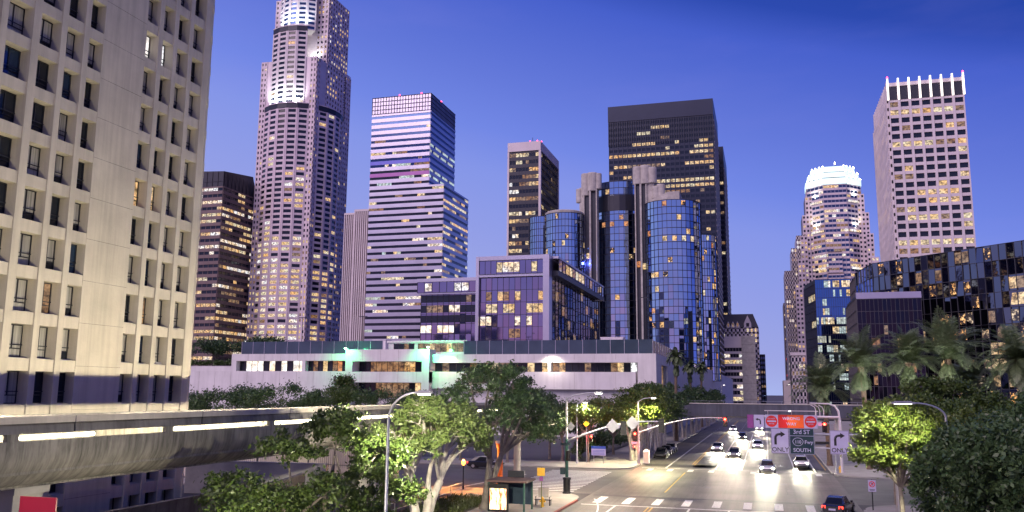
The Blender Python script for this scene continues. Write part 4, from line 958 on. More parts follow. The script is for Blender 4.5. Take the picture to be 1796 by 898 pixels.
# ================================================================== VEGETATION
def leaves(P, L, W, seed, up=.35):
    r = np.random.default_rng(seed); n = len(P)
    d = r.normal(size=(n, 3)); d[:, 2] += up; d /= np.linalg.norm(d, axis=1)[:, None]
    s = np.cross(d, r.normal(size=(n, 3))); s /= np.linalg.norm(s, axis=1)[:, None]+1e-9
    k_ = r.uniform(.55, 1.45, n); l = (L*k_)[:, None]; w = (W*k_*r.uniform(.75, 1.25, n))[:, None]
    V = np.empty((n, 4, 3)); V[:, 0] = P-d*l*.5; V[:, 1] = P+s*w*.5; V[:, 2] = P+d*l*.5; V[:, 3] = P-s*w*.5
    return V.reshape(-1, 3)
def leaf_mesh(name, V, matn, parent):
    me = bpy.data.meshes.new(name); n = len(V)//4
    me.vertices.add(n*4); me.vertices.foreach_set('co', V.astype(np.float32).ravel())
    me.loops.add(n*4); me.loops.foreach_set('vertex_index', np.arange(n*4, dtype=np.int32))
    me.polygons.add(n); me.polygons.foreach_set('loop_start', np.arange(0, n*4, 4, dtype=np.int32)); me.polygons.foreach_set('loop_total', np.full(n, 4, dtype=np.int32))
    me.update(calc_edges=True); me.validate(); me.materials.append(M[matn])
    o = bpy.data.objects.new(name, me); col.objects.link(o)
    if parent is not None: o.parent = parent
    return o
def clump_points(blobs, ncl, per, sig, seed, shell=.55, flat=.75):
    """leaf positions: clusters scattered through the outer part of each ellipsoid, denser on top"""
    r = np.random.default_rng(seed); out_ = []; cents = []
    vol = np.array([b_[1][0]*b_[1][1]*b_[1][2] for b_ in blobs])**(2/3); cnt = np.maximum(2, (ncl*vol/vol.sum()).astype(int))
    for (c, rad), k in zip(blobs, cnt):
        d = r.normal(size=(k, 3)); d[:, 2] = np.where(d[:, 2] < -.4, -d[:, 2]*.5, d[:, 2]); d /= np.linalg.norm(d, axis=1)[:, None]
        rr = shell + (1.04-shell)*r.random(k)**.6
        cc = np.array(c)+d*rr[:, None]*np.array(rad)
        cents.append(cc)
        m_ = (per*r.uniform(.5, 1.5, k)).astype(int)
        for c0, q_ in zip(cc, m_):
            p = r.normal(size=(q_, 3))*sig*r.uniform(.6, 1.3); p[:, 2] *= flat
            out_.append(c0+p)
    return np.concatenate(out_), np.concatenate(cents)
def limb_path(a, c, r, bend, n=5):
    a, c = Vector(a), Vector(c); pts = []
    off = Vector((r.uniform(-1, 1), r.uniform(-1, 1), r.uniform(.2, .8)))*bend
    for k in range(n+1):
        t = k/n; pts.append(a.lerp(c, t)+off*math.sin(t*math.pi)*(1-t*.4))
    return pts
def tree(name, label, cat, loc, base_r, fork, blobs, ncl, per, sig, leaf, lm, bark='bark', seed=1, stems=None, twigs=30, group=None, shell=.55, lean=(0, 0), spread=.5):
    T = thing(name, label, cat, loc, group)
    r = random.Random(seed); mb = MB()
    P, C = clump_points(blobs, ncl, per, sig, seed, shell)
    forks = []
    if stems is None: stems = [((0, 0), (lean[0], lean[1], fork))]
    for (bx_, by_), f in stems:
        pts = limb_path((bx_, by_, -.1), f, r, .18*base_r*3, 6)
        mb.tube(pts, [base_r*(1.45-.2) if k == 0 else base_r*(1-.30*k/6) for k in range(7)], 9); forks.append((Vector(f), base_r*.7))
    mains = []
    for c, rad in blobs:
        f, fr = min(forks, key=lambda q_: (q_[0]-Vector(c)).length + r.uniform(0, 1.5))
        tgt = Vector(c)+Vector((r.uniform(-.3, .3)*rad[0], r.uniform(-.3, .3)*rad[1], .25*rad[2]))
        pts = limb_path(f, tgt, r, .12*(tgt-f).length, 6); rad0 = fr*.72
        mb.tube(pts, [rad0*(1-.72*k/6) for k in range(7)], 7); mains.append((pts, rad0))
    idx = list(range(len(C))); r.shuffle(idx)
    for i in idx[:twigs]:
        c = Vector(C[i]); best = None
        for pts, rad0 in mains:
            for k in range(2, 7):
                dd = (pts[k]-c).length + (2 if c.z < pts[k].z-.5 else 0)
                if best is None or dd < best[0]: best = (dd, pts[k], rad0*(1-.72*k/6))
        pts = limb_path(best[1], c, r, .1*best[0], 4)
        r0 = max(.02, best[2]*.55); mb.tube(pts, [r0*(1-.8*k/4) for k in range(5)], 5)
    mb.build('trunk', M[bark], T, smooth=True, off=(0, 0, 0))
    leaf_mesh('crown', leaves(P, leaf, leaf*.52, seed+50), lm, T)
    return T
def rblobs(n, R_, zc, hz, seed, rr=(.32, .55), flat=.8):
    r = random.Random(seed); out_ = []
    for k in range(n):
        an = k*2.399+r.uniform(-.3, .3); d = R_*math.sqrt((k+.5)/n)*.75
        s_ = R_*r.uniform(*rr); out_.append(((d*math.cos(an), d*math.sin(an), zc+hz*r.uniform(-.5, .5)*(1-d/R_*.3)), (s_, s_, s_*flat)))
    return out_
# three street trees on the near left pavement
tree('street_tree', 'leafy multi-stemmed street tree in front of the glowing walkway, nearest of the three', 'tree', (-22.0, 41.5, .14), .17, 3.0,
     [((-2.0, -5.2, 4.6), (1.6, 1.7, 1.2)), ((-.6, -3.2, 6.4), (1.7, 1.6, 1.2)), ((.8, -1.2, 7.3), (1.7, 1.6, 1.1)), ((-.8, 1.6, 7.2), (1.7, 1.6, 1.1)), ((1.0, 3.0, 6.0), (1.8, 1.8, 1.2)), ((.2, 5.0, 5.2), (1.7, 1.7, 1.2)), ((1.8, 1.0, 5.0), (1.7, 1.8, 1.1)), ((1.6, -2.6, 4.4), (1.6, 1.7, 1.0)), ((2.4, 3.2, 3.6), (1.6, 1.8, 1.0)), ((2.0, -.4, 3.0), (1.4, 1.5, .9)), ((1.4, 5.6, 3.4), (1.4, 1.5, 1.0))],
     230, 88, .22, .22, 'leaf_ficus', 'bark', 3, stems=[((0, -.5), (-.6, -2.6, 3.0)), ((.2, 0), (.2, -.9, 3.8)), ((0, .3), (.4, 1.3, 3.6)), ((.2, .6), (.8, 2.8, 2.9))], twigs=70, shell=.3)
tree('street_tree', 'street tree with bare pale forking limbs lit brightly by the curved lamp', 'tree', (-22.3, 54.8, .14), .36, 2.2,
     [((0, -4.4, 6.6), (1.6, 1.7, .9)), ((.6, -2.2, 7.6), (1.8, 1.8, .9)), ((.2, .4, 8.1), (1.9, 1.9, .85)), ((.6, 3.0, 7.9), (1.9, 1.9, .9)), ((.2, 5.6, 7.2), (1.8, 1.9, .9)), ((1.0, 7.6, 6.2), (1.5, 1.7, .9)), ((1.8, 1.5, 7.0), (1.6, 1.9, .8)), ((1.4, -3.0, 5.8), (1.3, 1.5, .8)), ((2.0, 5.2, 5.6), (1.3, 1.6, .8)), ((1.2, -4.6, 5.6), (1.5, 1.6, .9)), ((2.2, 3.2, 6.6), (1.6, 1.8, .9)), ((-.6, 1.6, 7.2), (1.7, 2.0, .9)), ((2.4, -.6, 6.2), (1.4, 1.6, .8))],
     190, 92, .23, .24, 'leaf_pale', 'bark_pale', 5, stems=[((0, -.25), (-.3, -1.5, 3.6)), ((.1, .1), (.3, .5, 3.0)), ((.2, .3), (.7, 1.7, 3.3))], twigs=190, shell=.35)
tree('street_tree', 'big dark spreading street tree behind the bus shelter, its trunk leaning right', 'tree', (-22.2, 68.0, .14), .34, 3.4,
     [((-1.5, -4.6, 8.2), (1.9, 2.2, 1.4)), ((0, -2.0, 9.6), (2.1, 2.3, 1.4)), ((.4, 1.0, 10.6), (2.1, 2.4, 1.3)), ((1.0, 4.0, 10.2), (2.1, 2.4, 1.3)), ((1.5, 7.4, 9.2), (2.0, 2.4, 1.3)), ((2.0, 10.4, 7.8), (1.8, 2.3, 1.2)), ((2.6, 2.0, 8.2), (2.0, 2.4, 1.2)), ((2.8, 6.0, 7.0), (1.9, 2.4, 1.1)), ((2.6, -1.8, 7.4), (1.8, 2.0, 1.1)), ((3.0, 9.0, 5.6), (1.6, 2.0, 1.0)), ((1.4, 4.6, 8.4), (2.2, 2.4, 1.3)), ((-.6, -3.4, 7.0), (1.9, 2.2, 1.3)), ((3.4, 4.4, 5.8), (1.7, 2.2, 1.1)), ((1.2, 12.0, 8.6), (1.7, 2.2, 1.2)), ((3.0, 12.2, 6.2), (1.5, 2.0, 1.1))],
     300, 74, .27, .27, 'leaf_dark', 'bark', 8, stems=[((0, 0), (.8, 2.2, 4.2)), ((.1, -.1), (.3, .6, 3.9))], twigs=150, shell=.35)
tree('roadside_shrub', 'lamplit leafy shrub crown at the bottom beside the dark ramp wall', 'shrub', (-23.2, 36.2, 0), .12, 2.4, [((0, -1.6, 4.0), (1.1, 1.4, .9)), ((.4, .4, 4.2), (1.1, 1.5, .9)), ((.3, 2.2, 4.1), (1.1, 1.4, .8)), ((.6, 3.8, 3.5), (1.1, 1.3, .8)), ((.2, -2.8, 3.3), (1, 1.2, .8))], 170, 60, .28, .17, 'leaf_ficus', seed=13, twigs=20, shell=.3)
# planting between walkway and podium
gl_ = ['dark bushy tree at the left end of the planting behind the walkway', 'broad dark bushy tree below the small white lamp on the terrace', 'rounded bushy tree below the lit left window band of the podium', 'low bushy tree before the white sill wall left of the green flood lamp', 'olive bushy tree directly left of the green-lit corner', 'slender sprig-topped tree rising under the left green flood lamp', 'bushy tree below the projecting white bay', 'low bushy tree under the brightest green flood lamp']
for i, (x, y, z, r_) in enumerate(((-72, 99, 9.6, 3.4), (-66.5, 100, 10.4, 3.6), (-61.5, 99, 10.6, 3.4), (-60.8, 108, 9.8, 2.6), (-58.5, 113, 10.2, 2.8), (-60.2, 117.2, 12.8, 1.7), (-54, 114, 10.0, 2.8), (-49.5, 115, 9.6, 2.6))):
    tree('planting_tree', gl_[i], 'tree', (x, y, 0), .12, z*.4, rblobs(9, r_, z*.70, z*.42, 20+i), 230, 24, .42, .30, 'leaf_ficus' if i in (4, 5) else 'leaf_dark', seed=30+i, twigs=26, group='bushy trees between walkway and podium', shell=.3)
for i, (x, y) in enumerate(((-166, 215), (-150, 212), (-139, 214), (-131.5, 209))):
    tree('terrace_tree', ['dark round tree on the terrace nearest the tan tower', 'dark round tree second along the terrace from the tan tower', 'dark round tree on the terrace before the brown tower', 'dark tree on the terrace at the podium end'][i], 'tree', (x, y, 15.7), .25, 2.4, rblobs(8, 5.6, 5.0, 3.2, 60+i), 170, 22, .8, .6, 'leaf_dark', seed=70+i, twigs=12, group='dark trees on the terrace', shell=.3)
tr_ = thing('terrace_hedge', 'clipped low hedge along the terrace edge', 'hedge', (-145, 202, 15.7))
P, _c = clump_points([((x, 0, .7), (2.2, .8, .8)) for x in range(-32, 16, 3)], 420, 20, .35, 91, .4); leaf_mesh('foliage', leaves(P, .42, .24, 92), 'leaf_ficus', tr_)
hg = thing('darkening_hedge', 'added dark hedge standing in for the darkness behind the ficus trunks on the far left pavement', 'hedge', (-25.2, 150, 0))  # foliage added to darken the pale background behind the trunks
P, _c = clump_points([((0, y, 1.5), (.9, 2.4, 1.7)) for y in range(-29, 48, 3)], 620, 40, .28, 95, .45); leaf_mesh('foliage', leaves(P, .34, .2, 96), 'leaf_dark', hg)
# ficus row on the far left pavement
fr = ['first clipped ficus of the far left row, lit yellow-green behind the red signal', 'second clipped ficus along the row, beside the parked cars', 'third clipped ficus along the far row', 'fourth clipped ficus along the far row', 'fifth clipped ficus along the far row', 'sixth clipped ficus along the far row', 'seventh ficus of the far row, just beyond the bridge', 'ficus showing above the left end of the bridge', 'second ficus showing above the bridge', 'third ficus showing above the bridge, toward the street gap', 'farthest ficus showing above the bridge']
for i, y in enumerate((122.5, 131, 139.5, 148, 157.5, 177, 190, 208, 232, 262, 300)):
    x = (-18.0 if i < 6 else -17.0)+(.5 if i % 2 else 0); k_ = 1+.07*(i % 3)
    bl = [((.4, -2.2, 6.6), (3.0, 2.8, 2.5)), ((1.2, 1.6, 7.2), (3.2, 3.0, 2.6)), ((-1.8, 1.0, 7.0), (2.6, 2.6, 2.1)), ((1.8, -.6, 5.6), (2.3, 2.6, 1.8)), ((-1.6, -2.8, 5.8), (2.2, 2.2, 1.8)), ((.2, 0, 8.6*k_), (2.6, 2.8, 1.5))]
    tree('ficus_tree', fr[i], 'tree', (x, y, .14), .26, 3.0, bl, 150 if i < 4 else 110, 80, .34, .30 if i < 4 else .36, 'leaf_bright' if i < 1 else 'leaf_ficus' if i < 3 else 'leaf_dark', 'bark_pale', seed=110+i, stems=[((-.3, -.4), (-.5, -1.0, 3.2)), ((.3, .3), (.6, .7, 3.3)), ((-.1, .6), (-.6, 1.4, 3.4))], twigs=14, group='clipped ficus trees of the far left pavement', shell=.4)  # first crown gets paler leaves: its lamplight is put into the colour
tree('corner_tree', 'small bright tree glowing under the starlike lamp behind the mast arm', 'tree', (-23.4, 117.2, .14), .16, 3.0, rblobs(8, 3.0, 6.4, 2.8, 140), 210, 26, .38, .28, 'leaf_bright', seed=141, twigs=20, shell=.4)
tree('corner_tree', 'dark tree behind the blue sign at the far left corner', 'tree', (-27.5, 119.0, .14), .2, 3.0, rblobs(9, 3.8, 5.8, 3.4, 142), 210, 26, .45, .30, 'leaf_dark', seed=143, twigs=20, shell=.4)
for i, (x, y, r_, lab) in enumerate(((-33.5, 112.5, 3.4, 'dark street tree across the side street, right of the orange column'), (-40.5, 113.5, 3.6, 'dark street tree across the side street behind the orange column'), (-48, 113, 3.4, 'dark street tree across the side street, left of the orange column'), (-30.0, 122, 3.6, 'dark tree against the podium foot behind the blue sign'), (-26.6, 127, 3.6, 'dark tree behind the two diamond signs'), (-22.6, 133, 3.2, 'dark tree behind the pale trunks of the first ficus'))):
    tree('corner_tree', lab, 'tree', (x, y, .14), .2, 2.6, rblobs(9, r_, 5.2, 3.6, 240+i), 110, 70, .34, .30, 'leaf_dark', seed=250+i, twigs=26, shell=.35)
# right side
tree('pavement_tree', 'brightly lamplit yellow-green tree on the right kerb beside the no-turn sign', 'tree', (8.0, 60.5, .14), .19, 3.6,
     [((-1.2, -.8, 7.4), (1.6, 1.7, 1.4)), ((.4, 0, 8.1), (1.7, 1.8, 1.3)), ((-.8, 1.2, 6.6), (1.7, 1.8, 1.4)), ((.9, -1.2, 6.6), (1.6, 1.6, 1.4)), ((-1.5, -.6, 5.6), (1.4, 1.5, 1.2)), ((.6, .8, 5.4), (1.6, 1.6, 1.2)), ((1.6, .4, 7.4), (1.5, 1.6, 1.4)), ((-.2, -1.5, 5.0), (1.3, 1.3, .9)), ((-1.6, .4, 5.0), (1.2, 1.3, .8)), ((2.6, .2, 5.6), (1.5, 1.6, 1.3)), ((2.4, 1.4, 4.2), (1.5, 1.6, 1.1)), ((3.4, .6, 7.2), (1.4, 1.6, 1.3)), ((.2, 1.4, 4.7), (1.3, 1.4, .8)), ((2.0, -.4, 3.9), (1.3, 1.4, .8)), ((3.2, -.2, 4.2), (1.4, 1.5, 1.0))], 250, 105, .23, .24, 'leaf_bright', 'bark', 150, twigs=40, shell=.35)
tree('pavement_tree', 'large dark dense tree filling the lower right corner', 'tree', (10.2, 38.0, .14), .28, 3.0,
     [((-1.5, -2, 6.0), (2.1, 2.2, 1.8)), ((-2.0, 2.2, 5.6), (2.0, 2.2, 1.9)), ((.4, 0, 7.4), (2.3, 2.4, 1.6)), ((.6, -4.2, 6.2), (2.2, 2.4, 1.8)), ((-.4, 4.6, 6.6), (2.2, 2.4, 1.9)), ((1.8, 3.2, 7.6), (2.2, 2.4, 1.6)), ((-2.2, 0, 4.0), (1.8, 2.2, 1.6)), ((-2.0, 4.4, 3.8), (1.8, 2.2, 1.6)), ((.2, -3.4, 4.2), (2, 2.2, 1.6)), ((2.8, -1.6, 7.2), (2, 2.2, 1.6)), ((-1.0, 7.0, 5.6), (1.8, 2, 1.8)), ((-1.3, -5.0, 4.6), (1.7, 2, 1.6)), ((-1.2, 6.2, 3.0), (1.6, 2, 1.4)), ((-2.8, 1.2, 6.6), (1.8, 2.0, 1.5)), ((-2.6, 4.2, 5.4), (1.8, 2.0, 1.5)), ((-2.2, -3.2, 7.0), (1.7, 2.0, 1.4))], 540, 130, .24, .20, 'leaf_dark', 'bark', 160, twigs=60, shell=.35)
tree('pavement_tree', 'dark dense tree at the right edge behind the lower right corner tree', 'tree', (14.5, 50.0, .14), .28, 3.0, [((x_, y_, z_), (2.3, 2.4, 1.8)) for x_, y_, z_ in ((-2.4, -1, 6.4), (-.6, 2, 7.8), (-1.2, -3.4, 7.0), (1.6, 0, 8.2), (-2.6, 3.2, 5.6), (1.6, -4, 7.4), (3.4, 1.6, 8.0), (-2.6, 0, 4.2), (-3.2, 5.0, 4.6))], 300, 110, .27, .22, 'leaf_dark', 'bark', 165, twigs=40, shell=.35)
tree('pavement_tree', 'dark tree filling the gap right of the lamplit kerb tree', 'tree', (12.4, 59.0, .14), .2, 2.6, rblobs(10, 3.2, 5.2, 4.4, 260, (.4, .6)), 190, 90, .26, .24, 'leaf_ficus', seed=261, twigs=24, shell=.35)
for i, (x, y, z, lab) in enumerate(((10.8, 84, 11.0, 'green bushy tree just behind the brightly lit right kerb tree'), (14.6, 82, 11.4, 'tall green bushy tree behind the right curved lamp arm'), (18.6, 84, 10.6, 'green bushy tree at the right of the hedge-like clump'), (13.0, 74, 10.2, 'green bushy tree under the right curved lamp arm'), (22.0, 80, 9.8, 'dark bushy tree at the far right edge of the clump'))):
    tree('bushy_tree', lab, 'tree', (x, y, .14), .22, 3.0, rblobs(11, 3.5, z*.66, z*.42, 170+i, (.36, .55)), 190, 84, .30, .27, 'leaf_ficus', seed=180+i, twigs=24, group='green bushy trees on the right', shell=.35)
def palm(name, label, loc, h, r0, nfr, fl, seed, skirt=0, group=None, droop=1.0, lw=.05, elev=(10, 80)):
    T = thing(name, label, 'palm tree', loc, group); r = random.Random(seed); mb = MB()
    n = 10; lx, ly = r.uniform(-.25, .25), r.uniform(-.25, .25)
    mb.tube([(lx*(k/n)**2*2, ly*(k/n)**2*2, h*k/n-.1) for k in range(n+1)], [r0*(1.3 if k == 0 else 1.0-.1*k/n+(.25 if k == n else 0)) for k in range(n+1)], 10)
    mb.build('trunk', M['palm_bark'], T, smooth=True, off=(0, 0, 0))
    V = []
    top = Vector((lx*2, ly*2, h-.1))
    tot = nfr+skirt
    for f in range(tot):
        an = f*2.39996+r.uniform(-.2, .2)
        el = R(r.uniform(*elev)) if f < nfr else R(r.uniform(-80, -45)); L = fl*r.uniform(.8, 1.1)*(1 if f < nfr else .6)
        p = top.copy() - Vector((0, 0, 0 if f < nfr else r.uniform(0, skirt*.06))); d = Vector((math.cos(an)*math.cos(el), math.sin(an)*math.cos(el), math.sin(el))); ns = 16; prev = p.copy()
        for k in range(ns):
            d = (d+Vector((0, 0, -.085*droop*(1.2 if k > 6 else .6)))).normalized(); q_ = p+d*(L/ns)
            s_ = d.cross(Vector((0, 0, 1))); s_ = s_.normalized() if s_.length > .01 else Vector((1, 0, 0)); u_ = s_.cross(d)
            V += [p-s_*.03, q_-s_*.03, q_+s_*.03, p+s_*.03]
            ll = fl*.22*math.sin(math.pi*min(1, (k+2.2)/(ns+1.5)))**.7
            for sd_ in (-1, 1):
                for h_ in (0, .33, .66):
                    b0 = p+(q_-p)*h_; t_ = b0+(s_*sd_*.82+d*.62-Vector((0, 0, .22))+u_*r.uniform(-.1, .25)).normalized()*ll
                    mid_ = b0.lerp(t_, .5); V += [b0, mid_+d*lw, t_, mid_-d*lw]
            p = q_
    leaf_mesh('crown', np.array([tuple(v) for v in V]), 'leaf_palm', T)
    return T
for i, (x, y, z, fl, lab) in enumerate(((7.9, 124, 11.6, 4.6, 'dark shaggy palm at the left of the right-hand palm row'), (12.4, 120, 14.6, 4.9, 'tall feathery palm with orange-tinged trunk before the low black office wing'), (17.6, 121, 15.2, 4.6, 'feathery palm between the two larger palms'), (22.8, 120, 15.6, 6.0, 'largest wide-spreading feathery palm before the black office'), (29.6, 118, 15.4, 4.6, 'drooping dense palm at the right of the largest palm'), (33.6, 112, 15.6, 4.6, 'palm cut by the right edge of the view'), (26.6, 128, 12.4, 4.0, 'low dense palm tucked behind the drooping palm'))):
    palm('feather_palm', lab, (x, y, .14), z-1.6, .34, 52 if i not in (4, 6) else 74, fl*1.15, 200+i, 6, 'feather palms on the right', elev=(18, 86) if i != 4 else (-25, 80), lw=.055, droop=1.35)
    if 1 <= i <= 3: lamp('palm_fill_light', 'POINT', (x-1.2, y-4.5, z-4.0), 900, (1, .95, .85), .2)  # added fill light hanging before the crown, no lamp stands there
for i, (x, y, z, lab) in enumerate(((-17.2, 175, 17.6, 'shaggy fan palm in front of the right hotel cylinder, nearest of the fan palms'), (-17.4, 216, 17.0, 'shaggy fan palm in the middle of the left pavement palms'), (-17.4, 250, 17.8, 'shaggy fan palm farthest along the left pavement'))):
    palm('fan_palm', lab, (x, y, .14), z-1.0, .3, 40, 2.6, 220+i, 46, 'shaggy fan palms behind the ficus row', droop=1.7, lw=.09, elev=(-35, 80))
gs = thing('grass_strip', '', '', (0, 0, 0)); bpy.data.objects.remove(gs)
g = MB(); g.prism([(-27.4, 40), (-22.9, 40), (-22.9, 75), (-27.4, 75)], -.1, .16); struct('planting_bed', g, M['soil'])
rg = np.random.default_rng(5); P = np.stack([rg.uniform(-27.3, -23.0, 9000), rg.uniform(42, 75, 9000), rg.uniform(.18, .42, 9000)], 1)
tag(leaf_mesh('grass', leaves(P, .32, .06, 6, up=1.6), 'leaf_grass', None), 'low green grass growing in the bed behind the bus shelter', 'grass', kind='stuff')

# ================================================================== BRIDGE AND STREET FURNITURE
br = thing('footbridge', 'dark concrete bridge crossing the street with a pale lit underside', 'bridge', (-2, 167, 0))
q = MB(); q.box(-22, 30, 167.2, 171.8, 5.05, 5.6); q.build('deck', M['concrete'], br)
q = MB(); q.box(-22, 30, 166.8, 167.15, 5.3, 7.55); q.box(-22, 30, 171.85, 172.2, 5.3, 7.55); q.build('parapet', mat('bridge_panel', (.075, .08, .11), .6, .2, .2, .4, streak=.4), br)

q = MB(); q.box(-22, 30, 166.7, 167.2, 7.56, 7.72); q.build('coping', M['concrete'], br)
for x in (-19.5, 12.6): q = MB(); q.box(x-.5, x+.5, 168, 171, -.1, 5.04); q.build('pier', M['concrete'], br)
q = MB()
for i in range(16): q.tube([(-18+i*2.6, 167, 7.7), (-18+i*2.6, 167, 8.1)], .03, 5)
q.tube([(-22, 167, 8.1), (30, 167, 8.1)], .03, 6); q.build('handrail', M['galvanised'], br)
lamp('under_bridge_lamp', 'AREA', (-3, 169, 4.9), 420, (1, .85, .6), parent=br, shape='RECTANGLE', size=14, size_y=2)

def lamp_head(T, c, d, w=.7, lit=None, lens=.03):
    d = Vector(d).normalized(); s_ = Vector((-d.y, d.x, 0)); c = Vector(c)
    q = MB(); q.obox(c, d*w/2, s_*.16, (0, 0, .06)); q.obox(c+Vector((0, 0, .07)), d*w*.35, s_*.11, (0, 0, .04)); q.build('lamp_head', M['galvanised'], T)
    q = MB(); q.obox(c-Vector((0, 0, .062+lens/2)), d*w*.36, s_*.12, (0, 0, lens)); q.build('lens', M['lamp_white'] if lit else M['lens_dark'], T)
def street_lamp(label, base, h, arm_to, lit, power, color=(1, .9, .66), group='street lamps', cone=150, aimv=None, headw=.75, lens=.03):
    T = thing('street_lamp', label, 'street lamp', base, group); b_ = Vector(base); top = b_+Vector((0, 0, h)); e = Vector(arm_to)
    q = MB(); q.tube([b_-Vector((0, 0, .1)), b_+Vector((0, 0, .5)), b_+Vector((0, 0, .55)), top], [.14, .14, .10, .07], 10); q.build('pole', M['galvanised'], T, smooth=True)
    q = MB(); pts = []
    for k in range(9):
        t = k/8; dz = (e.z-top.z); pts.append(Vector((top.x+(e.x-top.x)*(1-math.cos(t*math.pi/2)), top.y+(e.y-top.y)*(1-math.cos(t*math.pi/2)), top.z+dz*math.sin(t*math.pi/2))))
    q.tube(pts, [.065-.02*k/8 for k in range(9)], 8); q.build('arm', M['galvanised'], T, smooth=True)
    d = Vector((e.x-top.x, e.y-top.y, 0)).normalized(); lamp_head(T, e+d*headw*.45, d, headw, lit, lens)
    if power:
        o = lamp('light', 'SPOT', e+d*headw*.45-Vector((0, 0, .16)), power, color, .2, parent=T, spot_size=R(cone), spot_blend=.6)
        aim(o, aimv or (0, 0, -1))
    return T
street_lamp('tall curved street lamp glowing in front of the walkway and bare-limbed tree', (-17.3, 38.2, .14), 8.0, (-15.9, 38.3, 9.42), True, 52000, aimv=(-7.0, 17.2, -3.0), cone=76)
street_lamp('curved street lamp arm reaching out of the dark trees at the right', (9.9, 55.0, .14), 8.1, (8.2, 54.7, 9.05), True, 9000, (1, .96, .58), aimv=(-.02, .82, -.56), cone=78, headw=1.3, lens=.006)
street_lamp('starlike bright lamp in the small tree at the far left corner', (-24.4, 114.6, .14), 7.6, (-23.6, 114.6, 8.2), True, 6000, cone=170)
street_lamp('small far street lamp glowing at the right of the street gap', (9.2, 330, .14), 12.3, (8.6, 330, 13.0), True, 300)
street_lamp('far street lamp glowing on the wall beyond the fan palms', (-15.6, 330, .14), 12.0, (-15.0, 330, 12.7), True, 2600, (1, .9, .6))
def ped_lamp(label, x, y, power, h=3.6, color=(1, .84, .5), matn='lamp_white', aimv=None):
    T = thing('pedestrian_lamp', label, 'lamp', (x, y, .14), 'pedestrian lamps')
    q = MB(); q.tube([(x, y, .1), (x, y, .5), (x, y, .52), (x, y, h)], [.1, .1, .06, .05], 8); q.build('post', M['black_paint'], T)
    q = MB(); q.lathe([(.05, -.25), (.17, -.1), (.19, .1), (.1, .26), (.02, .3)], (x, y, h+.25), seg=12); q.build('globe', M[matn], T, smooth=True)
    o = lamp('light', 'SPOT' if aimv else 'POINT', (x+.01, y, h+.85), power, color, .12, parent=T)
    if aimv: o.data.spot_size = R(74); o.data.spot_blend = .35; aim(o, aimv)
    return T
ped_lamp('unseen lamp added to light the shrub beside the ramp wall', -18.6, 31.0, 2600, 3.4, (1, .9, .6))  # lamp out of view, added to light the shrub and nearest tree
ped_lamp('orange glowing lamp behind the bare-limbed tree', -28.4, 80.5, 500, 2.4, (1, .36, .06), 'lamp_orange')
for o in bpy.data.objects['pedestrian_lamp.001'].children if 'pedestrian_lamp.001' in bpy.data.objects else ():
    if o.type == 'LIGHT': o.data.energy = 2400

# signal poles
def signal_head(T, c, face, lit=None, name='signal_head', sc=1.0, plate=True, glow=170):
    """three-lens traffic signal; face = horizontal direction it looks to"""
    f = Vector(face).normalized(); s_ = Vector((-f.y, f.x, 0)); c = Vector(c)
    q = MB(); q.obox(c, s_*.17*sc, f*.12*sc, (0, 0, .52*sc))
    for k in (-1, 0, 1):
        cc = c+Vector((0, 0, .34*k*sc))+f*.12*sc
        for a in range(8):
            an = math.pi*a/7; an2 = an
            p = cc+s_*math.cos(an)*.135*sc+Vector((0, 0, math.sin(an)*.135*sc)); q.obox(p+f*.1*sc, s_*.03*sc, f*.1*sc, (0, 0, .012*sc))
    h_ = q.build(name, M['black_paint'], T)
    if plate:
        q = MB(); q.obox(c-f*.14*sc, s_*.27*sc, f*.012, (0, 0, .64*sc)); q.build('back_plate', M['black_paint'], T)
    for k, mn in ((1, 'red'), (0, 'amber'), (-1, 'green')):
        q = MB(); cc = c+Vector((0, 0, .34*k*sc))+f*.125*sc
        ring = [cc+s_*math.cos(a*.5236)*.17*sc+Vector((0, 0, math.sin(a*.5236)*.17*sc)) for a in range(12)]
        q.poly(ring); q.poly([p+f*.004 for p in reversed(ring)])
        q.build('lens', M['lamp_red'] if lit == mn == 'red' else M['lens_dark'], T)
    if lit == 'red': lamp('light', 'POINT', c+f*.55+Vector((0, 0, .34*sc)), glow, (1, .03, .015), .1, parent=T)
def diamond(T, c, r_, yaw=0, matn='sign_back'):
    q = MB(); c = Vector(c); q.poly([c+Vector((0, -.02, -r_)), c+Vector((r_, -.02, 0)), c+Vector((0, -.02, r_)), c+Vector((-r_, -.02, 0))]); q.poly([c+Vector((0, .02, -r_)), c+Vector((-r_, .02, 0)), c+Vector((0, .02, r_)), c+Vector((r_, .02, 0))])
    for a, b_ in (((0, -r_), (r_, 0)), ((r_, 0), (0, r_)), ((0, r_), (-r_, 0)), ((-r_, 0), (0, -r_))):
        q.poly([c+Vector((a[0], -.02, a[1])), c+Vector((a[0], .02, a[1])), c+Vector((b_[0], .02, b_[1])), c+Vector((b_[0], -.02, b_[1]))])
    return q.build('diamond_sign', M[matn], T)
T = thing('signal_pole', 'near left signal pole with green lower shaft and a mast arm holding two diamond signs', 'traffic light', (-18.2, 80.8, .14), 'signal poles at the crossing')
q = MB(); q.tube([(-18.2, 80.8, 3.4), (-18.2, 80.8, 9.0)], [.13, .09], 10); q.build('pole', M['galvanised'], T, smooth=True)
q = MB(); q.tube([(-18.2, 80.8, 1.3), (-18.2, 80.8, 5.1)], [.16, .15], 10); q.build('lower_shaft', M['green_paint'], T, smooth=True)
q = MB(); q.lathe([(.42, 0), (.42, .1), (.34, .2), (.34, 1.25), (.4, 1.3), (.4, 1.42), (.2, 1.5)], (-18.2, 80.8, .14), seg=12); q.build('base', M['black_paint'], T)
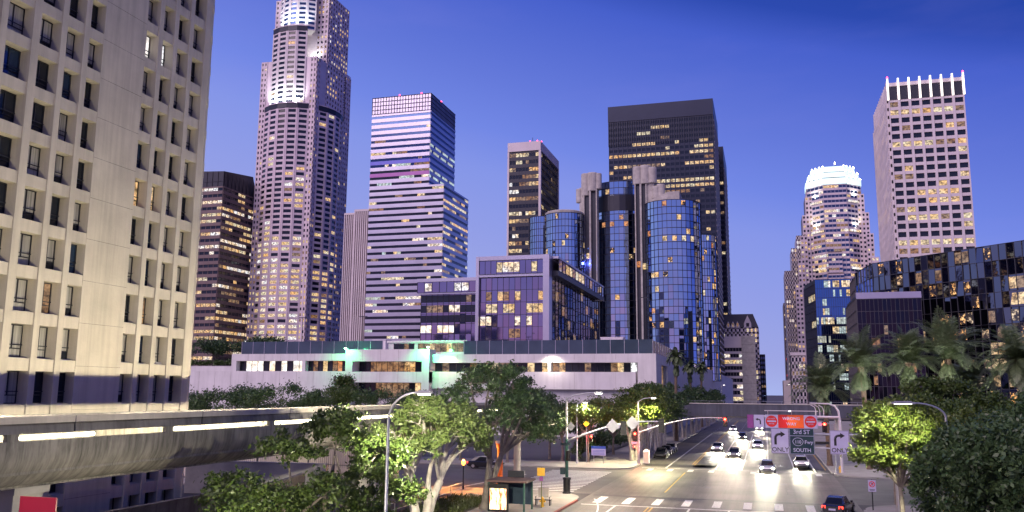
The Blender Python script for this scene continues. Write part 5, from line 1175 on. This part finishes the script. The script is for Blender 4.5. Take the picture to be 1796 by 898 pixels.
def armpts(a, c, rise, n=10): return [Vector((a[0]+(c[0]-a[0])*k/n, a[1]+(c[1]-a[1])*k/n, a[2]+rise*math.sin(min(1, k/n*1.15)*math.pi/2))) for k in range(n+1)]
ap = armpts((-18.1, 80.8, 4.95), (-9.3, 80.8, 4.95), 1.95); q = MB(); q.tube(ap, [.12-.07*k/10 for k in range(11)], 8); q.build('mast_arm', M['galvanised'], T, smooth=True)
q = MB(); q.tube([(-18.2, 80.8, 8.9), (-17.4, 80.8, 9.25), (-16.2, 80.8, 9.45), (-15.5, 80.8, 9.47)], [.06, .05, .045, .04], 8); q.build('arm', M['galvanised'], T, smooth=True)
lamp_head(T, (-15.1, 80.8, 9.47), (1, 0, 0), .8, True); o = lamp('light', 'SPOT', (-15.1, 80.8, 9.3), 15000, (1, .82, .56), .2, parent=T, spot_size=R(160), spot_blend=.5)
diamond(T, (-13.8, 80.68, 6.42), .66); diamond(T, (-11.95, 80.68, 6.72), .66); diamond(T, (-17.75, 80.6, 6.3), .42)
signal_head(T, (-12.75, 80.62, 6.25), (0, 1, 0)); signal_head(T, (-9.25, 80.62, 6.55), (0, 1, 0)); signal_head(T, (-18.0, 80.45, 3.6), (.6, .8, 0), plate=False, sc=.9)
q = MB(); q.box(-18.75, -17.75, 80.55, 80.6, 4.55, 4.8); q.build('street_name_sign', M['sign_green'], T)
q = MB(); q.box(-18.75, -18.25, 80.4, 80.43, 1.9, 2.5); q.build('small_sign', M['sign_green'], T)
T = thing('signal_pole', 'far left signal pole whose long arm ends in a glowing red signal', 'traffic light', (-16.6, 117.5, .14), 'signal poles at the crossing')
q = MB(); q.tube([(-16.6, 117.5, .1), (-16.6, 117.5, .8), (-16.6, 117.5, .85), (-16.6, 117.5, 8.35)], [.2, .2, .14, .09], 10); q.build('pole', M['galvanised'], T, smooth=True)
ap = armpts((-16.5, 117.5, 4.25), (-5.6, 117.5, 4.25), 2.1); q = MB(); q.tube(ap, [.12-.07*k/10 for k in range(11)], 8); q.build('mast_arm', M['galvanised'], T, smooth=True)
q = MB(); q.tube([(-16.6, 117.5, 8.3), (-15.8, 117.5, 8.75), (-14.9, 117.5, 8.85)], [.06, .05, .04], 8); q.build('arm', M['galvanised'], T, smooth=True)
lamp_head(T, (-14.5, 117.5, 8.85), (1, 0, 0), .8, True); lamp('light', 'SPOT', (-14.5, 117.5, 8.6), 14000, (1, .90, .50), .2, parent=T, spot_size=R(165), spot_blend=.5)
signal_head(T, (-5.2, 117.3, 5.85), (0, -1, 0), 'red'); signal_head(T, (-17.0, 117.1, 3.75), (0, -1, 0), 'red'); signal_head(T, (-17.05, 117.1, 2.15), (0, -1, 0), 'red', sc=.75, plate=False)
q = MB(); q.box(-17.5, -16.75, 117.2, 117.24, 2.75, 3.0); q.build('small_sign', M['sign_white'], T)
T = thing('signal_pole', 'right side signal with a red light behind the overhead sign', 'traffic light', (7.95, 112.5, .14), 'signal poles at the crossing')
q = MB(); q.tube([(7.95, 112.5, .1), (7.95, 112.5, .7), (7.95, 112.5, .75), (7.95, 112.5, 6.4)], [.18, .18, .1, .08], 10); q.build('pole', M['galvanised'], T, smooth=True)
q = MB(); q.tube([(7.95, 112.5, 5.9), (6.9, 112.4, 6.1)], .05, 8); q.build('bracket', M['galvanised'], T)
signal_head(T, (6.75, 112.2, 5.6), (0, -1, 0), 'red', glow=30); 
q = MB(); q.box(6.0, 6.45, 112.2, 112.24, 5.7, 6.15); q.build('small_sign', M['sign_white'], T)
T = thing('side_signal', 'short pole with yellow diamond sign and small red signal near the blue sign', 'traffic light', (-23.4, 116.0, .14))
q = MB(); q.tube([(-23.4, 116, .1), (-23.4, 116, 5.0)], .06, 8); q.build('pole', M['galvanised'], T)
diamond(T, (-23.4, 115.9, 5.3), .42, matn='yellow_paint'); signal_head(T, (-22.7, 115.9, 3.4), (0, -1, 0), 'red', sc=.8, plate=False)

# overhead signs: near arm
T = thing('overhead_sign', 'near overhead arm with two right-turn ONLY signs and a dark green freeway sign', 'road sign', (9.4, 72.4, .14), 'overhead road signs')
q = MB(); q.tube([(9.4, 72.4, .1), (9.4, 72.4, 5.6), (9.1, 72.4, 6.2), (8.5, 72.4, 6.4), (.6, 72.3, 6.42)], [.2, .17, .15, .12, .07], 10); q.tube([(9.2, 72.4, 5.35), (.8, 72.3, 5.35)], .06, 8); q.build('arm', M['galvanised'], T, smooth=True)
def plate(T, x0, x1, z0, z1, y, matn, name, border=None):
    q = MB(); q.box(x0, x1, y, y+.03, z0, z1); o = q.build(name, M[matn], T)
    if border:
        q = MB(); t_ = .022; e_ = .02; yy = y-.004
        q.box(x0+e_, x1-e_, yy, y-.001, z0+e_, z0+e_+t_); q.box(x0+e_, x1-e_, yy, y-.001, z1-e_-t_, z1-e_)
        q.box(x0+e_, x0+e_+t_, yy, y-.001, z0+e_+t_, z1-e_-t_); q.box(x1-e_-t_, x1-e_, yy, y-.001, z0+e_+t_, z1-e_-t_); q.build('border', M[border], T)
    return o
def arrow(T, cx_, z0, s_, y, matn, hook=False, left=False):
    q = MB(); th = .10*s_; r_ = .30*s_; sg = -1 if left else 1
    pts = [(cx_-.3*s_*sg, z0)] + [(cx_-.3*s_*sg+sg*(r_-r_*math.cos(a)), z0+.55*s_+r_*math.sin(a)) for a in [k*math.pi/2/6 for k in range(7)]] + [(cx_+.12*s_*sg, z0+.55*s_+r_)]
    for (ax, az_), (bx_, bz) in zip(pts[:-1], pts[1:]):
        dx, dz = bx_-ax, bz-az_; l = math.hypot(dx, dz); nx, nz_ = -dz/l*th, dx/l*th
        qd = [(ax+nx, y, az_+nz_), (ax-nx, y, az_-nz_), (bx_-nx, y, bz-nz_), (bx_+nx, y, bz+nz_)]
        q.poly(qd if sg > 0 else qd[::-1])
    tx = pts[-1][0]; tz = pts[-1][1]
    q.poly([(tx, y, tz-.24*s_), (tx+sg*.38*s_, y, tz), (tx, y, tz+.24*s_)]); return q.build('arrow', M[matn], T)
YN = 72.1
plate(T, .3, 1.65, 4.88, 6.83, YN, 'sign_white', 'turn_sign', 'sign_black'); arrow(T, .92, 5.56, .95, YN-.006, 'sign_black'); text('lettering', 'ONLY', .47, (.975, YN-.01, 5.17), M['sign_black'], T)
plate(T, 1.69, 3.54, 4.85, 6.86, YN, 'sign_green', 'freeway_sign', 'sign_white')
text('lettering', '3rd ST', .46, (2.61, YN-.012, 6.56), M['sign_white'], T); text('lettering', '110', .36, (2.32, YN-.012, 5.79), M['sign_white'], T, sx=.9); text('lettering', 'Fwy', .39, (3.12, YN-.012, 5.78), M['sign_white'], T); text('lettering', 'SOUTH', .40, (2.61, YN-.012, 5.16), M['sign_white'], T)
q = MB(); q.box(1.72, 3.51, YN-.01, YN-.002, 6.25, 6.28)
ring = [(2.32+.41*math.cos(a)*(1 if math.sin(a) > -.2 else .95), 5.81+.32*math.sin(a)) for a in [k*math.pi/12 for k in range(24)]]
for (ax, az_), (bx_, bz) in zip(ring, ring[1:]+ring[:1]):
    c_ = (2.32, 5.81); k_ = .90
    q.poly([(ax, YN-.01, az_), (c_[0]+(ax-c_[0])*k_, YN-.01, c_[1]+(az_-c_[1])*k_), (c_[0]+(bx_-c_[0])*k_, YN-.01, c_[1]+(bz-c_[1])*k_), (bx_, YN-.01, bz)])
q.build('emblem', M['sign_white'], T)
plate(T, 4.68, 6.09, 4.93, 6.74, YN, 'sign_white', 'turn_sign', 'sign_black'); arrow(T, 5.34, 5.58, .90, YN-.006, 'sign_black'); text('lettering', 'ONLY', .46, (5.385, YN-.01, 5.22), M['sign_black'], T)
q = MB(); q.box(3.6, 4.65, 72.2, 72.28, 5.66, 5.86); q.build('tie_bar', M['black_paint'], T)
# overhead signs: far gantry
T = thing('overhead_sign', 'far tubular gantry with an orange-red WRONG WAY sign between two no-entry discs', 'road sign', (8.6, 113.4, .14), 'overhead road signs')
q = MB(); q.tube([(8.6, 113.4, .1), (8.6, 113.4, 6.6), (8.5, 113.4, 7.5), (8.1, 113.4, 8.1), (7.4, 113.4, 8.35), (5.2, 113.4, 8.42)], [.16, .15, .13, .11, .09, .06], 10); q.build('post', M['metal_white'], T, smooth=True)
q = MB(); q.tube([(8.55, 113.4, 6.75), (-1.4, 113.4, 6.75)], [.15, .10], 10); q.build('beam', M['metal_white'], T, smooth=True)
for x in (5.9, 6.35, 6.8):
    q = MB(); q.tube([(x, 113.4, 6.8), (x, 113.4, 7.5), (x-.15, 113.4, 7.95), (x-.6, 113.4, 8.2)], .045, 8); q.build('strut', M['metal_white'], T, smooth=True)
ZA, ZB2, YS = 5.35, 6.95, 113.1
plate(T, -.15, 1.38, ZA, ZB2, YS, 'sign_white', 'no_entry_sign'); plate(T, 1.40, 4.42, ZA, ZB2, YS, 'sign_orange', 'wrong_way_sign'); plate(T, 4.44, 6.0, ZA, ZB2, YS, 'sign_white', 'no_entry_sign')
q = MB(); q.box(1.42, 2.5, YS-.006, YS-.002, ZA+.02, ZB2-.02); q.build('red_field', M['sign_red'], T)
text('lettering', 'WRONG', .52, (2.95, YS-.012, 6.50), M['sign_white'], T); text('lettering', 'WAY', .52, (2.95, YS-.012, 5.82), M['sign_white'], T)
for cx_ in (.615, 5.22):
    q = MB(); q.poly([(cx_+.70*math.cos(a), YS-.006, 6.15+.70*math.sin(a)) for a in [k*math.pi/14 for k in range(28)]]); q.build('disc', M['sign_red'], T)
    q = MB(); q.box(cx_-.52, cx_+.52, YS-.014, YS-.008, 6.06, 6.24); q.build('bar', M['sign_white'], T)
    text('lettering', 'DO NOT', .22, (cx_, YS-.014, 6.46), M['sign_white'], T); text('lettering', 'ENTER', .22, (cx_, YS-.014, 5.84), M['sign_white'], T)
plate(T, -1.5, -.28, ZA, ZB2-.03, YS, 'sign_white', 'turn_sign'); arrow(T, -.95, 5.75, .72, YS-.01, 'sign_black', left=True)
plate(T, -2.3, -1.54, ZA-.05, ZB2-.03, YS, 'purple_paint', 'dark_panel')
for x, z in ((-.15, 0), (6.0, 0)): pass
lamp('sign_lamp', 'AREA', (2.8, 112.2, 7.4), 110, (1, .95, .85), parent=T, shape='RECTANGLE', size=6.5, size_y=.15).rotation_euler = (R(-35), 0, 0)
q = MB(); q.box(-.2, 6.1, 112.15, 112.25, 7.42, 7.5); 
for x in (.2, 3, 5.8): q.tube([(x, 113.3, 6.9), (x, 112.2, 7.44)], .03, 6)
q.build('lamp_rail', M['metal_white'], T)
# no-turn sign, blue sign, cabinet, hydrants
T = thing('no_turn_sign', 'small white no-turn sign on a dark post at the right kerb', 'road sign', (8.15, 78, .14))
q = MB(); q.tube([(8.15, 78.06, .1), (8.15, 78.06, 2.6)], .045, 8); q.build('post', M['black_paint'], T)
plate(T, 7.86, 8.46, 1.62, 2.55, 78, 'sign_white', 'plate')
q = MB()
for k in range(24):
    a, a2 = k*math.pi/12, (k+1)*math.pi/12
    q.poly([(8.16+.24*math.cos(a), 77.99, 2.22+.24*math.sin(a)), (8.16+.18*math.cos(a), 77.99, 2.22+.18*math.sin(a)), (8.16+.18*math.cos(a2), 77.99, 2.22+.18*math.sin(a2)), (8.16+.24*math.cos(a2), 77.99, 2.22+.24*math.sin(a2))])
q.obox((8.16, 77.985, 2.22), (.14, 0, .14), (0, .003, 0), (.025, 0, -.025)); q.build('red_ring', M['sign_red'], T)
arrow(T, 8.16, 2.1, .24, 77.992, 'sign_black', left=True)
q = MB(); q.box(7.95, 8.37, 77.992, 77.998, 1.78, 1.82); q.box(7.98, 8.34, 77.992, 77.998, 1.70, 1.74); q.build('lettering', M['sign_black'], T)
T = thing('information_sign', 'white and blue information sign on two posts at the far left corner', 'sign', (-21.65, 115.4, .14))
for x in (-22.3, -21.0): q = MB(); q.tube([(x, 115.46, .1), (x, 115.46, 2.3)], .05, 8); q.build('post', M['galvanised'], T)
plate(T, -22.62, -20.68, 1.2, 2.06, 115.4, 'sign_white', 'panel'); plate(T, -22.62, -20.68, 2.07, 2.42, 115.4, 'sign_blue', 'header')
q = MB()
for z in (1.85, 1.68, 1.5, 1.34): q.box(-22.5, -20.85, 115.39, 115.398, z, z+.05)
q.build('lettering', M['sign_blue'], T)
T = thing('utility_cabinet', 'pale beige utility cabinet with pitched lid beside the far left signal pole', 'cabinet', (-15.75, 118.6, .14)); 
q = MB(); q.loft([[(-16.1, 118.3, z_), (-15.35, 118.3, z_), (-15.35, 119, z_), (-16.1, 119, z_)] for z_ in (.14, 1.7)]); q.loft([[(-16.14, 118.26, 1.7), (-15.31, 118.26, 1.7), (-15.31, 119.04, 1.7), (-16.14, 119.04, 1.7)], [(-15.9, 118.5, 1.95), (-15.55, 118.5, 1.95), (-15.55, 118.8, 1.95), (-15.9, 118.8, 1.95)]]); q.build('casing', M['metal_white'], T)
q = MB(); q.box(-16.04, -15.41, 118.285, 118.298, .25, 1.6); q.build('door', M['concrete_tan'], T)
def hydrant(label, x, y):
    T = thing('fire_hydrant', label, 'fire hydrant', (x, y, .14), 'yellow fire hydrants')
    q = MB(); q.lathe([(.16, 0), (.16, .05), (.11, .08), (.11, .52), (.15, .54), (.15, .6), (.12, .68), (.06, .76), (.03, .82)], (x, y, .14), seg=14); q.build('barrel', M['yellow_paint'], T, smooth=True)
    for sx in (-1, 1): q = MB(); q.lathe([(.07, .09), (.07, .2), (.085, .2), (.085, .24)] if sx > 0 else [(.085, -.24), (.085, -.2), (.07, -.2), (.07, -.09)], (x, y, .58), axis='x', seg=10); q.build('nozzle', M['yellow_paint'], T)
hydrant('yellow fire hydrant on the near left corner pavement by the bench', -18.0, 70.8); hydrant('yellow fire hydrant at the far right corner under the signs', 8.4, 113.6)
# bus shelter, bench, stop sign
T = thing('bus_shelter', 'bus shelter with a flat rust-brown roof and a lit advertising panel', 'bus shelter', (-19.9, 67.5, .14))
q = MB(); q.box(-21.5, -18.2, 66.5, 69.3, 2.42, 2.58); q.build('roof', M['rust_roof'], T)
for x, y in ((-21.35, 66.7), (-18.45, 66.7), (-21.35, 69.1), (-18.45, 69.1)): q = MB(); q.box(x-.06, x+.06, y-.06, y+.06, .1, 2.42); q.build('post', M['green_paint'], T)
q = MB(); q.box(-21.3, -18.5, 69.05, 69.08, .5, 2.3); q.build('glass', M['fence_glass'], T)
q = MB(); q.box(-21.35, -19.7, 66.5, 66.7, .2, 2.3); q.build('panel_case', M['black_paint'], T)
mm = mat('advert', (.5, .4, .35), .3, 0, 0); t_ = mm.node_tree; bb = t_.nodes['Principled BSDF']
co = N('ShaderNodeTexCoord', t_); mp2 = N('ShaderNodeMapping', t_); mp2.inputs['Scale'].default_value = (4.5, 1, 1.2); nz2 = N('ShaderNodeTexNoise', t_); nz2.inputs['Scale'].default_value = 1.6; nz2.inputs['Detail'].default_value = 3
t_.links.new(co.outputs['Object'], mp2.inputs[0]); t_.links.new(mp2.outputs[0], nz2.inputs['Vector']); rp2 = N('ShaderNodeValToRGB', t_); t_.links.new(nz2.outputs['Fac'], rp2.inputs[0])
rp2.color_ramp.elements[0].position = .35; rp2.color_ramp.elements[0].color = (.7, .10, .03, 1); rp2.color_ramp.elements[1].position = .62; rp2.color_ramp.elements[1].color = (1, .9, .75, 1); e_ = rp2.color_ramp.elements.new(.47); e_.color = (.95, .6, .3, 1)
t_.links.new(rp2.outputs[0], bb.inputs['Base Color']); t_.links.new(rp2.outputs[0], bb.inputs['Emission Color']); bb.inputs['Emission Strength'].default_value = 1.6
q = MB(); q.box(-21.2, -19.85, 66.46, 66.495, .35, 1.95); q.build('advertising_panel', mm, T)
q = MB(); q.box(-20.6, -19.2, 69.4, 69.5, 2.3, 3.1); q.build('rear_panel', M['dark_metal'], T)
T = thing('bench', 'slatted pavement bench with a pale backrest beside the bus shelter', 'bench', (-18.2, 72.0, .14))
q = MB(); q.box(-18.9, -17.5, 71.6, 72.05, .56, .62); q.build('seat', M['dark_metal'], T)
q = MB(); q.box(-18.7, -17.8, 72.1, 72.16, .75, 1.5); q.build('backrest', M['concrete_tan'], T)
for x in (-18.8, -17.6):
    q = MB(); q.box(x-.04, x+.04, 71.6, 72.1, .14, .56); q.build('leg', M['dark_metal'], T)
    q = MB(); q.tube([(x, 71.62, .6), (x, 71.62, .85), (x, 72.1, .85)], .025, 6); q.build('armrest', M['dark_metal'], T)
T = thing('bus_stop_sign', 'yellow-green bus stop sign on a slim post beside the bench', 'sign', (-17.9, 70.0, .14))
q = MB(); q.tube([(-17.9, 70, .1), (-17.9, 70, 3.4)], .035, 8); q.build('post', M['leaf_bright'], T)
q = MB(); q.box(-18.25, -17.6, 69.96, 69.99, 2.7, 3.35); q.build('sign_panel', M['yellow_paint'], T); q = MB(); q.box(-18.05, -17.75, 69.95, 69.99, 2.3, 2.65); q.build('lower_panel', M['purple_paint'], T)
T = thing('railing', 'metal railing along the pavement bed below the bare-limbed tree', 'railing', (-26.9, 60, .14))
q = MB()
for z in (.75, 1.25): q.tube([(-26.9, 46, z), (-26.9, 76, z)], .03, 6)
q.build('rail', M['galvanised'], T)
for i in range(11): q = MB(); q.tube([(-26.9, 46+i*3, .1), (-26.9, 46+i*3, 1.3)], .035, 6); q.build('post', M['galvanised'], T)
def column(label, x, y, h, r_, matn):
    T = thing('round_column', label, 'column', (x, y, .14)); q = MB(); q.lathe([(r_*1.25, 0), (r_*1.25, .2), (r_, .25), (r_, h-.5), (r_*1.4, h-.1), (r_*1.4, h)], (x, y, 0), seg=16); q.build('shaft', M[matn], T, smooth=True)
    q = MB(); q.lathe([(r_*1.6, h), (r_*1.6, h+.25)], (x, y, 0), seg=16); q.build('cap', M['concrete'], T)
column('bright orange round column behind the dark tree trunk', -24.6, 80.2, 4.6, .28, 'orange_column'); column('pale grey round column beside the orange one', -23.0, 80.6, 5.6, .34, 'concrete')
# guy wire post and planters near the railing
T = thing('guy_post', 'slim leaning pale pole in front of the forked tree', 'pole', (-21.2, 51.0, .14)); q = MB(); q.tube([(-21.2, 51.0, .1), (-21.9, 51.0, 6.6)], .05, 8); q.build('shaft', M['bark_pale'], T)

# ================================================================== CARS
def loft_sec(y, w, z0, z1, r_=.12):
    return [(-w+r_*.6, y, z0), (w-r_*.6, y, z0), (w, y, z0+r_), (w, y, z1-r_), (w-r_, y, z1), (-w+r_, y, z1), (-w, y, z1-r_), (-w, y, z0+r_)]
def make_car(paint):
    """front looks towards -Y; origin on the ground in the middle"""
    T = thing('car', 'car', 'car')
    q = MB(); q.loft([loft_sec(-2.22, .70, .32, .62, .1), loft_sec(-2.1, .84, .24, .74), loft_sec(-1.3, .90, .22, .88), loft_sec(-.4, .91, .22, .93), loft_sec(1.2, .91, .22, .95), loft_sec(1.9, .87, .24, .93), loft_sec(2.2, .74, .34, .80, .1)]); q.build('body', M[paint], T, smooth=True)
    q = MB(); cab = [(-1.0, .74, .70, .92, .93), (-.35, .80, .60, .92, 1.38), (.5, .80, .60, .92, 1.44), (1.2, .78, .58, .92, 1.36), (1.85, .70, .62, .90, .95)]
    q.loft([[(-a, y, z0), (a, y, z0), (b_, y, z1), (-b_, y, z1)] for y, a, b_, z0, z1 in cab]); q.build('cabin_glass', M['car_glass'], T)
    q = MB(); q.loft([[(-.60, y, z-.02), (.60, y, z-.02), (.56, y, z+.03), (-.56, y, z+.03)] for y, z in ((-.38, 1.385), (.5, 1.445), (1.2, 1.365))]); q.build('roof', M[paint], T)
    for x in (-.86, .86):
        for y in (-1.38, 1.32):
            q = MB(); q.lathe([(.2, -.1), (.31, -.1), (.33, -.07), (.33, .07), (.31, .1), (.2, .1)], (x, y, .33), axis='x', seg=18); w_ = q.build('wheel', M['tyre'], T)
            q = MB(); q.lathe([(.05, -.105), (.2, -.105), (.2, .105), (.05, .105)], (x, y, .33), axis='x', seg=14); q.build('rim', M['rim'], w_)
        q = MB(); q.obox((x*.74, -2.17, .63), (.17, .04*(-1 if x > 0 else 1), 0), (0, .05, 0), (0, 0, .08)); q.build('headlight', M['lens_dark'], T)
        q = MB(); q.obox((x*.76, 2.13, .74), (.15, .03*(1 if x < 0 else -1), 0), (0, .05, 0), (0, 0, .09)); q.build('taillight', M['lens_dark'], T)
        q = MB(); q.obox((x*1.06, -.72, .98), (.09, 0, 0), (0, .05, 0), (0, 0, .07)); q.build('mirror', M[paint], T)
    q = MB(); q.box(-.5, .5, -2.25, -2.2, .40, .56); q.build('grille', M['dark_metal'], T)
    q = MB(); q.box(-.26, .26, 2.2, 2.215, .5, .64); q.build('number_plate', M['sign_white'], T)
    return T
for nme, c in (('paint_dark', (.02, .022, .03)), ('paint_silver', (.45, .46, .48)), ('paint_white', (.7, .7, .7)), ('paint_red', (.3, .02, .02)), ('paint_grey', (.12, .12, .14))):
    mat(nme, c, .22, .35, .03, 1); M[nme].node_tree.nodes['Principled BSDF'].inputs['Coat Weight'].default_value = .6
protos = {}
def car(paint, x, y, rz, label, group, head=0, tail=False):
    if paint not in protos: protos[paint] = make_car(paint); o = protos[paint]
    else: o = copy_tree(protos[paint])
    o.location = (x, y, .006); o.rotation_euler = (0, 0, rz); o['label'] = label; o['group'] = group
    for ch in o.children:
        if ch.type != 'MESH': continue
        if ch.name.startswith('headlight'):
            ch.data = ch.data.copy(); ch.data.materials[0] = M['headlight'] if head else M['lens_dark']
        if ch.name.startswith('taillight'):
            ch.data = ch.data.copy(); ch.data.materials[0] = M['taillight'] if tail else M['lens_dark']
    if head:
        for sx in (-.62, .62):
            l = bpy.data.lights.new('headlight_beam', 'SPOT'); l.energy = head; l.color = (1, .88, .66); l.spot_size = R(75); l.spot_blend = .8; l.shadow_soft_size = .08
            lo_ = bpy.data.objects.new('headlight_beam', l); col.objects.link(lo_); lo_.parent = o; lo_.location = (sx, -2.4, .66); aim(lo_, (0, -1, -.075))
    return o
G1 = 'cars driving towards the camera with headlights on'
car('paint_silver', -.1, 112.5, 0, 'silver car with bright headlights entering the crossing under the overhead signs', G1, 3800)
car('paint_white', 4.2, 122, 0, 'white car with headlights on behind the freeway sign, right lane', G1, 3000)
car('paint_grey', -4.8, 136, 0, 'grey car with headlights on in the middle lane before the bridge', G1, 5600)
car('paint_silver', -8.0, 150, 0, 'silver car with headlights on in the left lane before the bridge', G1, 5600)
car('paint_white', -1.6, 160, 0, 'white car with headlights on just before the bridge', G1, 5600)
car('paint_dark', -5.0, 190, 0, 'dark car with headlights on just beyond the bridge', G1, 5600)
car('paint_grey', 1.7, 205, 0, 'grey car with headlights on beyond the bridge, right of the dark one', G1, 5600)
car('paint_silver', -1.8, 238, 0, 'silver car with headlights on far beyond the bridge', G1, 5600)
car('paint_white', -8.2, 230, 0, 'white car with headlights on far beyond the bridge, left lane', G1, 5600)
car('paint_dark', 5.3, 75.8, R(164), 'dark car with glowing taillights on the near crosswalk at the bottom edge', 'cars turning at the crossing', 0, True)
car('paint_dark', -34, 104.6, R(90), 'dark car with red taillights on the side street at the left', 'cars turning at the crossing', 0, True)
car('paint_grey', -44, 99.8, R(90), 'grey car with taillights on farther along the side street', 'cars turning at the crossing', 0, True)
for i, (y, p, lab) in enumerate(((131.5, 'paint_dark', 'dark car parked at the left kerb, nearest of the parked row'), (138, 'paint_grey', 'grey car parked second in the row at the left kerb'), (144.5, 'paint_silver', 'silver car parked third in the row at the left kerb'))):
    car(p, -15.2, y, 0, lab, 'cars parked along the left kerb')
